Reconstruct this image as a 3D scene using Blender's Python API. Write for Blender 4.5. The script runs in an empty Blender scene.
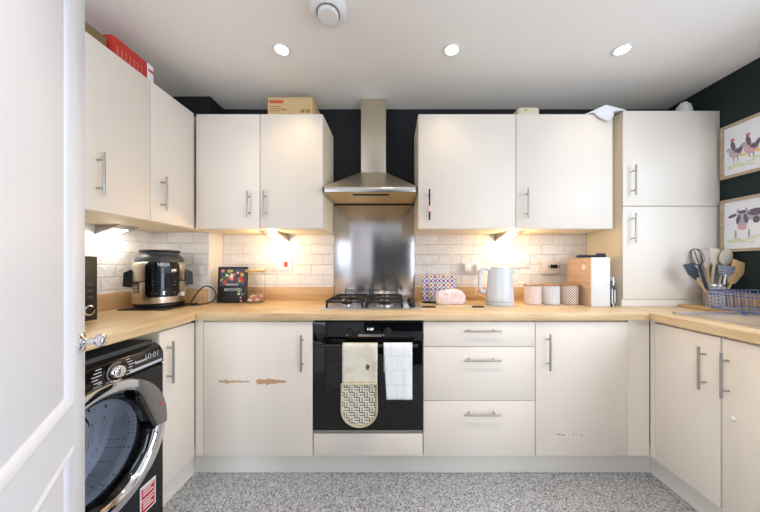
import bpy, bmesh, math, random
from mathutils import Vector, Matrix, Quaternion
random.seed(7)
PI = math.pi
SC = bpy.context.scene
COL = SC.collection

# ------------------------------------------------------------------ materials
def lin(v):
    v /= 255.0
    return v / 12.92 if v <= 0.04045 else ((v + 0.055) / 1.055) ** 2.4
def rgb(r, g, b): return (lin(r), lin(g), lin(b), 1.0)
def mat(name, col, rough=0.5, metal=0.0, **kw):
    m = bpy.data.materials.new(name); m.use_nodes = True
    b = m.node_tree.nodes['Principled BSDF']
    b.inputs['Base Color'].default_value = col
    b.inputs['Roughness'].default_value = rough
    b.inputs['Metallic'].default_value = metal
    for k, v in kw.items(): b.inputs[k.replace('_', ' ')].default_value = v
    return m
def nd(m, t, **kw):
    n = m.node_tree.nodes.new(t)
    for k, v in kw.items(): setattr(n, k, v)
    return n
def lk(m, a, b): m.node_tree.links.new(a, b)
def bsdf(m): return m.node_tree.nodes['Principled BSDF']
def coords(m, scale, rot=(0, 0, 0)):
    tc = nd(m, 'ShaderNodeTexCoord'); mp = nd(m, 'ShaderNodeMapping')
    mp.inputs['Scale'].default_value = scale; mp.inputs['Rotation'].default_value = rot
    lk(m, tc.outputs['Object'], mp.inputs['Vector']); return mp.outputs['Vector']
def ramp(m, src, stops):
    r = nd(m, 'ShaderNodeValToRGB'); e = r.color_ramp.elements
    while len(e) > 1: e.remove(e[-1])
    e[0].position, e[0].color = stops[0]
    for p, c in stops[1:]:
        x = e.new(p); x.color = c
    lk(m, src, r.inputs['Fac']); return r.outputs['Color']
def noise(m, vec, scale, detail=4, rough=0.5):
    n = nd(m, 'ShaderNodeTexNoise'); n.inputs['Scale'].default_value = scale
    n.inputs['Detail'].default_value = detail; n.inputs['Roughness'].default_value = rough
    lk(m, vec, n.inputs['Vector']); return n.outputs['Fac']
def bump(m, src, strength, dist=0.01):
    b = nd(m, 'ShaderNodeBump'); b.inputs['Strength'].default_value = strength
    b.inputs['Distance'].default_value = dist
    lk(m, src, b.inputs['Height']); lk(m, b.outputs['Normal'], bsdf(m).inputs['Normal'])
def emis(name, col, strength):
    m = mat(name, (0.8, 0.8, 0.8, 1)); b = bsdf(m)
    b.inputs['Emission Color'].default_value = col; b.inputs['Emission Strength'].default_value = strength
    return m
def wood(name, axis, c1, c2, c3, rough=0.38):
    m = mat(name, c1, rough)
    s = {'x': (1.2, 14, 14), 'y': (14, 1.2, 14), 'z': (14, 14, 1.2)}[axis]
    n = noise(m, coords(m, s), 3.0, 6, 0.62)
    lk(m, ramp(m, n, [(0.28, c3), (0.5, c1), (0.72, c2)]), bsdf(m).inputs['Base Color'])
    return m
def speck(name, c1, c2, scale, lo, hi, rough=0.6):
    m = mat(name, c1, rough)
    n = noise(m, coords(m, (1, 1, 1)), scale, 2, 0.5)
    lk(m, ramp(m, n, [(lo, c1), (hi, c2)]), bsdf(m).inputs['Base Color']); return m

CREAM = mat('cream_cabinet', rgb(233, 223, 212), 0.45)
CARC = mat('cabinet_carcass', rgb(240, 226, 198), 0.5)
PLINTHM = mat('plinth_cream', rgb(236, 230, 222), 0.5)
GAPM = mat('dark_gap', rgb(60, 52, 46), 0.8)
oak = (rgb(216, 187, 146), rgb(230, 206, 170), rgb(192, 156, 112))
WOODX = wood('oak_worktop_x', 'x', *oak); WOODY = wood('oak_worktop_y', 'y', *oak)
UPX = wood('oak_upstand_x', 'x', rgb(206, 168, 120), rgb(218, 184, 140), rgb(186, 144, 98)); UPY = wood('oak_upstand_y', 'y', rgb(206, 168, 120), rgb(218, 184, 140), rgb(186, 144, 98))
BEECH = wood('beech_wood', 'z', rgb(205, 165, 115), rgb(220, 184, 136), rgb(180, 138, 90), 0.6)
BAMBOO = wood('bamboo_board', 'x', rgb(205, 165, 105), rgb(215, 178, 120), rgb(182, 138, 84), 0.5)
KRAFT = mat('kraft_card', rgb(212, 182, 134), 0.8)
STEEL = mat('steel', rgb(208, 205, 204), 0.28, 1.0)
HOODST = mat('hood_steel', rgb(208, 199, 182), 0.4, 1.0)
CHROME = mat('chrome', rgb(225, 225, 228), 0.08, 1.0)
HANDLEM = mat('brushed_handle', rgb(176, 172, 166), 0.3, 1.0)
SPLASH = mat('splash_steel', rgb(196, 194, 198), 0.2, 1.0, Anisotropic=0.8)
tg = nd(SPLASH, 'ShaderNodeCombineXYZ'); tg.inputs[2].default_value = 1.0; lk(SPLASH, tg.outputs[0], bsdf(SPLASH).inputs['Tangent'])
n_ = noise(SPLASH, coords(SPLASH, (60, 1, 0.6)), 3.0, 3); bump(SPLASH, n_, 0.03, 0.001)
BLACK = mat('black_plastic', rgb(18, 18, 20), 0.45)
BLACKG = mat('black_gloss', rgb(8, 8, 10), 0.05)
IRON = mat('cast_iron', rgb(18, 18, 19), 0.55)
DGREY = mat('dark_grey', rgb(60, 62, 66), 0.45)
WHITE = mat('white_plastic', rgb(230, 229, 229), 0.3)
WHITEG = mat('white_kettle', rgb(210, 216, 225), 0.22)
DOORM = mat('door_paint', rgb(220, 222, 230), 0.5)
DARKWALL = mat('dark_wall_paint', rgb(17, 21, 28), 0.7)
GREENWALL = mat('dark_green_paint', rgb(15, 34, 35), 0.7)
PLASTER = mat('plaster', rgb(236, 230, 220), 0.7)
CEIL = mat('ceiling_paint', rgb(240, 236, 232), 0.8)
RED = mat('red_card', rgb(196, 48, 40), 0.5)
PAPER = mat('white_paper', rgb(240, 240, 244), 0.7)
NAVY = mat('navy_plastic', rgb(36, 40, 60), 0.4)
BLUEW = mat('blue_wire', rgb(104, 114, 160), 0.28, 0.6)
INK = mat('white_ink', rgb(235, 235, 238), 0.5)
DOWNL = emis('downlight_glow', (1, 0.9, 0.72, 1), 14)
WEDGEL = emis('under_cabinet_glow', (1, 0.74, 0.4, 1), 10)
WEDGEC = emis('cool_under_cabinet_glow', (1, 0.95, 0.86, 1), 12)
DISPLAYL = emis('display_digits', (0.85, 0.93, 1, 1), 2.0)
NEON = emis('red_neon', (0.9, 0.1, 0.03, 1), 0.5)
bsdf(NEON).inputs['Base Color'].default_value = rgb(200, 40, 20)

# white brick-effect tiles: one pattern along x (back), one along y (side wall)
def tilemat(name, rot):
    m = mat(name, rgb(234, 228, 222), 0.3)
    v = coords(m, (1, 1, 1), rot)
    br = nd(m, 'ShaderNodeTexBrick'); br.inputs['Scale'].default_value = 1.0
    br.inputs['Brick Width'].default_value = 0.17; br.inputs['Row Height'].default_value = 0.074
    br.inputs['Mortar Size'].default_value = 0.004; br.inputs['Mortar Smooth'].default_value = 0.6
    br.inputs['Color1'].default_value = rgb(238, 233, 228); br.inputs['Color2'].default_value = rgb(230, 224, 220)
    br.inputs['Mortar'].default_value = rgb(226, 219, 213)
    lk(m, v, br.inputs['Vector']); lk(m, br.outputs['Color'], bsdf(m).inputs['Base Color'])
    inv = nd(m, 'ShaderNodeMath', operation='MULTIPLY_ADD'); inv.inputs[1].default_value = -0.55; inv.inputs[2].default_value = 0.55
    lk(m, br.outputs['Fac'], inv.inputs[0])
    nz = noise(m, v, 20, 4, 0.6)
    ad = nd(m, 'ShaderNodeMath', operation='MULTIPLY_ADD'); ad.inputs[1].default_value = 1.5
    lk(m, nz, ad.inputs[0]); lk(m, inv.outputs[0], ad.inputs[2])
    bump(m, ad.outputs[0], 0.75, 0.010); return m
TILEB = tilemat('white_brick_tiles', (PI / 2, 0, 0))
TILEL = tilemat('white_brick_tiles_side', (PI / 2, PI / 2, 0))

# speckled grey vinyl
FLOORM = mat('speckled_vinyl', rgb(150, 150, 152), 0.45)
v_ = coords(FLOORM, (1, 1, 1))
vo = nd(FLOORM, 'ShaderNodeTexVoronoi'); vo.inputs['Scale'].default_value = 210; lk(FLOORM, v_, vo.inputs['Vector'])
sp = nd(FLOORM, 'ShaderNodeSeparateColor'); lk(FLOORM, vo.outputs['Color'], sp.inputs['Color'])
cfl = ramp(FLOORM, sp.outputs[0], [(0.0, rgb(78, 80, 86)), (0.22, rgb(140, 142, 147)), (0.55, rgb(180, 181, 185)), (0.85, rgb(206, 207, 210)), (1.0, rgb(226, 226, 228))])
lk(FLOORM, cfl, bsdf(FLOORM).inputs['Base Color'])

BRUSH = mat('brushed_cooker', rgb(206, 196, 180), 0.3, 1.0)
DRUM = mat('drum_steel', rgb(170, 178, 200), 0.4, 0.5)
vd = coords(DRUM, (1, 1, 1)); vv = nd(DRUM, 'ShaderNodeTexVoronoi'); vv.inputs['Scale'].default_value = 62; vv.inputs['Randomness'].default_value = 0.15
lk(DRUM, vd, vv.inputs['Vector'])
lk(DRUM, ramp(DRUM, vv.outputs['Distance'], [(0.16, rgb(60, 64, 74)), (0.28, rgb(226, 228, 234))]), bsdf(DRUM).inputs['Base Color'])
GLASS = mat('clear_glass', (1, 1, 1, 1), 0.02, 0.0, Transmission_Weight=1.0, IOR=1.1)
SMOKE = mat('smoked_porthole_glass', rgb(232, 237, 246), 0.02, 0.0, Transmission_Weight=1.0, IOR=1.12)
GREYHAN = mat('grey_metallic_handle', rgb(140, 138, 136), 0.3, 0.8)
BEIGEC = mat('beige_quilted_cloth', rgb(208, 200, 176), 0.9)
nb = noise(BEIGEC, coords(BEIGEC, (40, 40, 4)), 2, 3); bump(BEIGEC, nb, 0.4, 0.004)
lk(BEIGEC, ramp(BEIGEC, noise(BEIGEC, coords(BEIGEC, (6, 6, 9)), 1.6, 3), [(0.3, rgb(200, 190, 168)), (0.55, rgb(226, 221, 208))]), bsdf(BEIGEC).inputs['Base Color'])
# keyed black line print on the mitt pocket
PRINT = mat('key_pattern_print', rgb(214, 208, 190), 0.9)
vp = coords(PRINT, (1, 1, 1), (PI / 2, 0, 0))
def brick(m, v, w, h, mo, c1, c2):
    b = nd(m, 'ShaderNodeTexBrick'); b.inputs['Scale'].default_value = 1.0
    b.inputs['Brick Width'].default_value = w; b.inputs['Row Height'].default_value = h
    b.inputs['Mortar Size'].default_value = mo; b.inputs['Mortar Smooth'].default_value = 0
    for k in ('Color1', 'Color2'): b.inputs[k].default_value = c1
    b.inputs['Mortar'].default_value = c2
    lk(m, v, b.inputs['Vector']); return b.outputs['Color']
cm = nd(PRINT, 'ShaderNodeTexChecker'); cm.inputs['Scale'].default_value = 1 / .026; lk(PRINT, vp, cm.inputs['Vector'])
sx = nd(PRINT, 'ShaderNodeSeparateXYZ'); lk(PRINT, vp, sx.inputs['Vector'])
def lines(out):
    a = nd(PRINT, 'ShaderNodeMath', operation='MULTIPLY'); a.inputs[1].default_value = 1 / .013; lk(PRINT, out, a.inputs[0])
    f = nd(PRINT, 'ShaderNodeMath', operation='FRACT'); lk(PRINT, a.outputs[0], f.inputs[0])
    g = nd(PRINT, 'ShaderNodeMath', operation='LESS_THAN'); g.inputs[1].default_value = .3; lk(PRINT, f.outputs[0], g.inputs[0]); return g.outputs[0]
mx = nd(PRINT, 'ShaderNodeMix'); lk(PRINT, cm.outputs['Fac'], mx.inputs[0]); lk(PRINT, lines(sx.outputs[0]), mx.inputs[2]); lk(PRINT, lines(sx.outputs[1]), mx.inputs[3])
lk(PRINT, ramp(PRINT, mx.outputs[0], [(0.4, rgb(222, 216, 200)), (.6, rgb(52, 50, 50))]), bsdf(PRINT).inputs['Base Color'])
WCLOTH = mat('white_terry_cloth', rgb(240, 242, 246), 0.95)
vw = coords(WCLOTH, (1, 1, 1), (PI / 2, 0, 0))
lk(WCLOTH, brick(WCLOTH, vw, 0.07, 0.075, 0.0022, rgb(240, 242, 246), rgb(222, 229, 236)), bsdf(WCLOTH).inputs['Base Color'])
bump(WCLOTH, noise(WCLOTH, vw, 140, 2), 0.5, 0.003)
PINKBAG = speck('pink_white_fabric', rgb(240, 226, 226), rgb(232, 200, 204), 20, 0.42, 0.62, 0.75)

# ------------------------------------------------------------------ mesh builder
class MB:
    def __init__(s): s.bm = bmesh.new(); s.mats = []
    def mi(s, m):
        if m not in s.mats: s.mats.append(m)
        return s.mats.index(m)
    def _fin(s, new, m, M=None, smooth=False):
        vs = set()
        for f in new:
            f.material_index = s.mi(m) if m else 0
            f.smooth = smooth
            vs.update(f.verts)
        if M is not None: bmesh.ops.transform(s.bm, matrix=M, verts=list(vs))
        return s
    def box(s, x0, x1, y0, y1, z0, z1, m=None, bev=0.0, M=None, seg=2):
        t = bmesh.new()
        bmesh.ops.create_cube(t, size=1.0)
        for v in t.verts:
            v.co = Vector(((x0 + x1) / 2 + v.co.x * (x1 - x0), (y0 + y1) / 2 + v.co.y * (y1 - y0), (z0 + z1) / 2 + v.co.z * (z1 - z0)))
        if bev > 0: bmesh.ops.bevel(t, geom=t.edges[:] , offset=bev, segments=seg, affect='EDGES', profile=0.5)
        return s._merge(t, m, M, bev > 0.004)
    def _merge(s, t, m, M=None, smooth=False):
        bmesh.ops.recalc_face_normals(t, faces=t.faces[:])
        idx = {}; new = []
        for v in t.verts: idx[v] = s.bm.verts.new(v.co)
        for f in t.faces:
            try: new.append(s.bm.faces.new([idx[v] for v in f.verts]))
            except ValueError: pass
        t.free()
        return s._fin(new, m, M, smooth)
    def lathe(s, prof, m=None, M=None, n=40, smooth=True, a0=0.0, a1=2 * PI):
        t = bmesh.new(); full = abs(a1 - a0 - 2 * PI) < 1e-6
        cnt = n if full else n + 1; rings = []
        for r, h in prof:
            if r < 1e-6: rings.append([t.verts.new((0, 0, h))])
            else: rings.append([t.verts.new((r * math.cos(a0 + (a1 - a0) * i / n), r * math.sin(a0 + (a1 - a0) * i / n), h)) for i in range(cnt)])
        for a, b in zip(rings, rings[1:]):
            for i in range(n):
                j = (i + 1) % cnt
                if len(a) == 1 and len(b) == 1: continue
                if len(a) == 1: f = [a[0], b[i], b[j]]
                elif len(b) == 1: f = [a[i], a[j], b[0]]
                else: f = [a[i], a[j], b[j], b[i]]
                t.faces.new(f)
        return s._merge(t, m, M, smooth)
    def cyl(s, p0, p1, r, m=None, n=16, r2=None, M=None):
        p0, p1 = Vector(p0), Vector(p1); d = p1 - p0
        Q = Matrix.Translation(p0) @ d.to_track_quat('Z', 'Y').to_matrix().to_4x4()
        L = d.length; r2 = r if r2 is None else r2
        return s.lathe([(0, 0), (r, 0), (r2, L), (0, L)], m, (M @ Q) if M is not None else Q, n, True)
    def tube(s, pts, r, m=None, n=8, closed=False, M=None):
        pts = [Vector(p) for p in pts]; t = bmesh.new(); rings = []; N = len(pts)
        up = None
        for i, p in enumerate(pts):
            a = pts[(i - 1) % N] if (closed or i > 0) else p
            b = pts[(i + 1) % N] if (closed or i < N - 1) else p
            d = (b - a).normalized()
            if up is None: up = d.orthogonal().normalized()
            u = (up - d * up.dot(d))
            u = u.normalized() if u.length > 1e-6 else d.orthogonal().normalized()
            up = u; w = d.cross(u)
            rings.append([t.verts.new(p + (u * math.cos(2 * PI * k / n) + w * math.sin(2 * PI * k / n)) * r) for k in range(n)])
        for i in range(N if closed else N - 1):
            a, b = rings[i], rings[(i + 1) % N]
            for k in range(n): t.faces.new([a[k], a[(k + 1) % n], b[(k + 1) % n], b[k]])
        if not closed:
            t.faces.new(rings[0]); t.faces.new(rings[-1])
        return s._merge(t, m, M, True)
    def prism(s, poly, h0, h1, m=None, M=None, bev=0.0, smooth=False):
        """polygon in local x,y extruded along local z from h0 to h1"""
        t = bmesh.new()
        lo = [t.verts.new((x, y, h0)) for x, y in poly]; hi = [t.verts.new((x, y, h1)) for x, y in poly]
        t.faces.new(lo); t.faces.new(hi); N = len(poly)
        for i in range(N): t.faces.new([lo[i], lo[(i + 1) % N], hi[(i + 1) % N], hi[i]])
        bmesh.ops.recalc_face_normals(t, faces=t.faces[:])
        if bev > 0: bmesh.ops.bevel(t, geom=t.edges[:], offset=bev, segments=2, affect='EDGES', profile=0.5)
        return s._merge(t, m, M, smooth)
    def hull(s, pts, faces, m=None, M=None, smooth=False):
        t = bmesh.new(); vs = [t.verts.new(p) for p in pts]
        for f in faces: t.faces.new([vs[i] for i in f])
        return s._merge(t, m, M, smooth)
    def patch(s, r, a0, a1, z0, z1, th, m=None, n=16, corner=0.0):
        """curved plate on a cylinder about local z; angles measured from -y towards +x"""
        t = bmesh.new(); nz = 10; grid = []
        for k in range(2):
            rr = r + th * k; g = []
            for j in range(nz + 1):
                z = z0 + (z1 - z0) * j / nz; row = []
                inset = 0
                e = min(z - z0, z1 - z)
                if corner > 0 and e < corner: inset = (corner - math.sqrt(max(0, corner ** 2 - (corner - e) ** 2))) / r
                for i in range(n + 1):
                    a = (a0 + inset) + (a1 - a0 - 2 * inset) * i / n
                    row.append(t.verts.new((rr * math.sin(a), -rr * math.cos(a), z)))
                g.append(row)
            grid.append(g)
        for k in range(2):
            for j in range(nz):
                for i in range(n): t.faces.new([grid[k][j][i], grid[k][j][i + 1], grid[k][j + 1][i + 1], grid[k][j + 1][i]])
        for j in range(nz):
            for i in (0, n): t.faces.new([grid[0][j][i], grid[0][j + 1][i], grid[1][j + 1][i], grid[1][j][i]])
        for i in range(n):
            for j in (0, nz): t.faces.new([grid[0][j][i], grid[0][j][i + 1], grid[1][j][i + 1], grid[1][j][i]])
        return s._merge(t, m, None, True)
    def build(s, name, m=None, parent=None, base=False, auto=True):
        """link as ONE object. Under a parent, world coordinates are shifted to the thing's base (OFF)."""
        if m is not None and not s.mats: s.mats = [m]
        me = bpy.data.meshes.new(name)
        off = OFF.get(parent.name, Vector()) if parent else Vector()
        o = None
        if base and not parent:
            xs = [v.co.x for v in s.bm.verts]; ys = [v.co.y for v in s.bm.verts]; zs = [v.co.z for v in s.bm.verts]
            off = Vector(((min(xs) + max(xs)) / 2, (min(ys) + max(ys)) / 2, min(zs)))
        for v in s.bm.verts: v.co -= off
        s.bm.to_mesh(me); s.bm.free()
        for q in s.mats: me.materials.append(q)
        if auto:
            try: me.set_sharp_from_angle(angle=math.radians(38))
            except Exception: pass
        o = bpy.data.objects.new(name, me); COL.objects.link(o)
        if parent: o.parent = parent; OFF[o.name] = OFF.get(parent.name, Vector())
        elif base: o.location = off
        return o
OFF = {}
def tag(o, label=None, cat=None, group=None, kind=None):
    for k, v in (('label', label), ('category', cat), ('group', group), ('kind', kind)):
        if v: o[k] = v
    return o
def thing(name, label, cat, loc=(0, 0, 0), rotz=0.0, group=None, local=False):
    o = bpy.data.objects.new(name, None); COL.objects.link(o); o.empty_display_size = 0.05
    o.location = loc; o.rotation_euler = (0, 0, rotz); tag(o, label, cat, group)
    OFF[o.name] = Vector() if local else Vector(loc); return o
def struct(name, mb, m=None):
    return tag(mb.build(name, m), kind='structure')
def one(name, mb, m, label, cat, group=None): return tag(mb.build(name, m, base=True), label, cat, group)
def dup(root, loc, rotz=None, label=None):
    def cp(o, par):
        c = o.copy(); COL.objects.link(c)
        if par: c.parent = par
        for ch in list(o.children): cp(ch, c)
        return c
    r = cp(root, None); r.location = loc
    if rotz is not None: r.rotation_euler = (0, 0, rotz)
    if label: r['label'] = label
    return r
def words(parent, name, text, size, m, M, align='CENTER', depth=0.0006):
    """lettering as a mesh child; M places it (text lies in local xy, faces +z), in the parent's local/offset frame"""
    cu = bpy.data.curves.new(name, 'FONT'); cu.body = text; cu.size = size; cu.align_x = align; cu.align_y = 'CENTER'; cu.extrude = depth
    tmp = bpy.data.objects.new(name + '_tmp', cu); COL.objects.link(tmp)
    dg = bpy.context.evaluated_depsgraph_get()
    me = bpy.data.meshes.new_from_object(tmp.evaluated_get(dg))
    bpy.data.objects.remove(tmp)
    me.transform(M)
    off = OFF.get(parent.name, Vector()); me.transform(Matrix.Translation(-off))
    me.materials.clear(); me.materials.append(m)
    o = bpy.data.objects.new(name, me); COL.objects.link(o); o.parent = parent; OFF[o.name] = off
    return o
def frame(origin, xdir, ydir):
    x = Vector(xdir).normalized(); y = Vector(ydir).normalized(); z = x.cross(y)
    M = Matrix((x, y, z)).transposed().to_4x4(); M.translation = Vector(origin); return M

# ------------------------------------------------------------------ the room (camera at origin, +y into the kitchen)
XL, XR, YB, YF, ZC = -1.65, 2.04, 2.015, -1.9, 2.335
struct('floor', MB().box(XL - .1, XR + .1, YF - .1, YB + .1, -.1, 0), FLOORM)
struct('ceiling', MB().box(XL - .1, XR + .1, YF - .1, YB + .1, ZC, ZC + .1), CEIL)
struct('wall_back', MB().box(XL - .1, XR + .1, YB, YB + .1, 0, ZC), DARKWALL)
ly0, ly1, lz0, lz1 = -1.75, -.15, .85, 2.12
struct('wall_left', MB().box(XL - .1, XL, ly1, YB, 0, ZC).box(XL - .1, XL, YF, ly0, 0, ZC).box(XL - .1, XL, ly0, ly1, 0, lz0).box(XL - .1, XL, ly0, ly1, lz1, ZC), PLASTER)
w = MB()
for a in (ly0, (ly0 + ly1) / 2 - .025, ly1 - .05): w.box(XL - .08, XL - .02, a, a + .05, lz0, lz1)
w.box(XL - .08, XL - .02, ly0, ly1, lz0, lz0 + .05).box(XL - .08, XL - .02, ly0, ly1, lz1 - .05, lz1)
struct('window_2', w, WHITE)  # added opening out of view, placed to throw cool light on the right side
wy0, wy1, wz0, wz1 = -.35, 1.17, 1.08, 2.12
gy0, gy1, gz0, gz1 = -1.8, -.65, .12, 2.1          # added opening further back, out of view, to let in fill light
struct('wall_right', MB().box(XR, XR + .1, wy1, YB, 0, ZC).box(XR, XR + .1, gy1, wy0, 0, ZC).box(XR, XR + .1, YF, gy0, 0, ZC).box(XR, XR + .1, wy0, wy1, 0, wz0).box(XR, XR + .1, wy0, wy1, wz1, ZC).box(XR, XR + .1, gy0, gy1, 0, gz0).box(XR, XR + .1, gy0, gy1, gz1, ZC), GREENWALL)
for k, (a_, b_, c_, d_) in enumerate(((wy0, wy1, wz0, wz1), (gy0, gy1, gz0, gz1))):
    w = MB(); md = (a_ + b_) / 2 - .025
    for a in (a_, md, b_ - .05): w.box(XR + .02, XR + .08, a, a + .05, c_, d_)
    w.box(XR + .02, XR + .08, a_, b_, c_, c_ + .05).box(XR + .02, XR + .08, a_, b_, d_ - .05, d_)
    struct('window_%d' % (1, 4)[k], w, WHITE)  # the second frame belongs to the added fill opening
ra, rb_, rz0, rz1 = -1.6, -.8, .12, 2.1
struct('wall_front', MB().box(rb_, XR, YF - .1, YF, 0, ZC).box(XL, ra, YF - .1, YF, 0, ZC).box(ra, rb_, YF - .1, YF, rz1, ZC).box(ra, rb_, YF - .1, YF, 0, rz0), GREENWALL)
w = MB()
for q in (ra, rb_ - .05): w.box(q, q + .05, YF - .08, YF - .02, rz0, rz1)
w.box(ra, rb_, YF - .08, YF - .02, rz1 - .05, rz1).box(ra, rb_, YF - .08, YF - .02, rz0, rz0 + .05)
struct('window_3', w, WHITE)  # added rear opening out of view, put in for soft frontal fill
# boxed-in corner: dark paint above, plaster below
struct('trim_1', MB().box(XL, -1.245, 1.861, YB, 1.42, ZC), DARKWALL)
struct('trim_2', MB().box(XL, -1.245, 1.861, YB, .86, 1.42), PLASTER)
ZT0, ZT1 = 1.02, 1.425
struct('trim_3', MB().box(XL, XL + .01, .2, 1.861, .925, ZT1), TILEL)
struct('trim_4', MB().box(XL, -1.247, 1.851, 1.861, .925, ZT1), TILEB)
struct('trim_5', MB().box(-1.243, -.43, YB - .01, YB, .925, ZT1), TILEB)
struct('trim_6', MB().box(.166, 1.434, YB - .01, YB, .925, ZT1), TILEB)

# white panelled door standing open, free edge at (-.79,.70), hinge towards the camera
T = thing('panelled_door', 'tall white panelled door standing open in the left foreground', 'door', (-.79, .70, 0.006), local=True)
T.name = 'door_1'; OFF['door_1'] = Vector(); tag(T, kind='structure')
DX = Vector((.608, -.794, 0)).normalized()
T.rotation_euler = (0, 0, math.atan2(DX.y, DX.x))    # local +x = towards the hinge, local +y = the visible face's side
d = MB(); Wd, Hd = .76, 1.98
for a, b in ((0, .098), (Wd - .098, Wd)): d.box(a, b, -.04, 0, 0, Hd, bev=.001)
for a, b in ((0, .2), (.765, .862), (1.88, Hd)): d.box(.098, Wd - .098, -.04, 0, a, b)
d.build('door_frame', DOORM, T)
x0, x1 = .098, Wd - .098
for z0, z1 in ((.2, .765), (.862, 1.88)):
    p = MB(); P = []
    for k, yy in ((0, 0), (.006, .004), (.012, .002), (.020, -.009), (.042, -.004)):
        P += [(x0 + k, yy, z0 + k), (x1 - k, yy, z0 + k), (x1 - k, yy, z1 - k), (x0 + k, yy, z1 - k)]
    F = [(16, 17, 18, 19)]
    for b in (0, 4, 8, 12):
        for i in range(4): j = (i + 1) % 4; F.append((b + i, b + j, b + 4 + j, b + 4 + i))
    p.hull(P, F); p.box(x0, x1, -.036, -.03, z0, z1)
    p.build('door_panel', DOORM, T)
kn = MB()
Mk = frame((.045, 0, .988), (1, 0, 0), (0, 0, -1))   # local z = +y
kn.lathe([(0, 0), (.025, 0), (.025, .004), (.02, .008), (.012, .009), (.008, .012), (.008, .024), (.010, .026), (.0145, .029), (.0165, .035), (.0152, .041), (.010, .045), (0, .046)], M=Mk, n=32)
tag(kn.build('door_knob', CHROME, T), 'polished chrome door knob')

# ------------------------------------------------------------------ handles and cabinets
def handle(parent, c, axis, nrm, L, m=HANDLEM, rad=.0052):
    c = Vector(c); a = {'x': Vector((1, 0, 0)), 'y': Vector((0, 1, 0)), 'z': Vector((0, 0, 1))}[axis]; n = Vector(nrm)
    mb = MB(); b = c + n * .032
    mb.cyl(b - a * L / 2, b + a * L / 2, rad, n=14)
    for s in (-1, 1): mb.cyl(c + a * s * (L / 2 - .032), b + a * s * (L / 2 - .032), rad * .8, n=10)
    return mb.build('handle', m, parent)
NY = (0, -1, 0)
yb = 1.478            # base door faces
yu = 1.695            # wall unit door faces
zb0, zb1 = .145, .872
def door_y(T, x0, x1, z0, z1, y, name='door', m=CREAM):
    return MB().box(x0 + .0015, x1 - .0015, y, y + .018, z0, z1, bev=.0015).build(name, m, T)

def base_unit(label, x0, x1, cat='cabinet'):
    T = thing('base_cabinet', label, cat, ((x0 + x1) / 2, 1.75, .145))
    MB().box(x0 + .001, x1 - .001, yb + .020, 1.99, .147, .884).build('carcass', CARC, T)
    return T
# left of oven, with chipped door
T = base_unit('cream base cabinet with scraped brown patches on its door, left of the oven', -1.0255, -.43)
D = door_y(T, -1.0255, -.43, zb0, zb1, yb)
handle(D, (-.484, yb, .711), 'z', NY, .195)
def blob(mb, cx, cz, w, h, seed, y, nrm='y'):
    rr = random.Random(seed); pts = []
    N = 18
    for i in range(N):
        a = 2 * PI * i / N; k = .6 + .5 * rr.random()
        pts.append((cx + w / 2 * math.cos(a) * k, cz + h / 2 * math.sin(a) * k))
    mb.prism(pts, 0, .0004 + (seed % 10) * .00003, M=frame((0, y, 0), (1, 0, 0), (0, 0, 1)))
CHIP = mat('bare_chipboard', rgb(196, 156, 120), .9)
for grp in (((-.925, .035, .014, 1), (-.90, .03, .022, 2), (-.868, .05, .014, 3), (-.825, .045, .012, 4), (-.79, .03, .009, 5)), ((-.712, .05, .03, 6), (-.67, .075, .034, 7), (-.63, .06, .024, 8), (-.595, .05, .015, 9))):
    sc = MB()
    for cx, w, h, s in grp: blob(sc, cx, .549, w * 1.25, h * 1.15, s, yb)
    tag(sc.build('scrape_mark', CHIP, D), 'brown scraped patch of bare board')
# corner fillers
f = MB().box(-1.07, -1.027, yb + .002, yb + .02, zb0, .884)
one('corner_filler', f, CREAM, 'narrow cream filler strip in the corner beside the left end cabinet', 'filler strip')
f = MB().box(1.284, 1.4, yb + .002, yb + .02, zb0, .884)
one('corner_filler', f, CREAM, 'cream filler panel in the corner right of the base cabinet with scratched door', 'filler strip')
# drawer unit
x0, x1 = .170, .778
T = thing('drawer_unit', 'cream base unit of three drawers right of the oven', 'drawer unit', ((x0 + x1) / 2, 1.75, .145))
MB().box(x0 + .001, x1 - .001, yb + .020, 1.99, .147, .884).build('carcass', CARC, T)
for z0, z1, hz in ((.739, zb1, .829), (.446, .736, .673), (zb0, .443, .383)):
    D = door_y(T, x0, x1, z0, z1, yb, 'drawer')
    handle(D, ((.38 + .578) / 2 + .004, yb, hz), 'x', NY, .198)
# right base cabinet
T = base_unit('cream base cabinet with a small scratch low on its door, right of the drawer unit', .780, 1.2835)
D = door_y(T, .780, 1.2835, zb0, zb1, yb)
handle(D, (.842, yb, .716), 'z', NY, .195)
SCR = mat('scratch_brown', rgb(130, 112, 98), .9)
for cx, w, q_ in ((.905, .03, 1), (.93, .022, 2), (.985, .012, 3), (1.03, .01, 4)):
    sc = MB(); blob(sc, cx, .258 + .004 * (q_ % 2), w, .006, 20 + q_, yb); sc.build('scratch', SCR, D)
# left run narrow cabinet (faces +x)
xl = -1.07
T = thing('base_cabinet', 'narrow cream base cabinet between the washing machine and the corner', 'cabinet', (-1.35, 1.355, .145))
MB().box(-1.63, xl - .02, 1.252, 1.474, .147, .884).build('carcass', CARC, T)
D = MB().box(xl - .018, xl, 1.252, 1.474, zb0, zb1, bev=.0015).build('door', CREAM, T)
handle(D, (xl, 1.292, .722), 'z', (1, 0, 0), .2)
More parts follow.
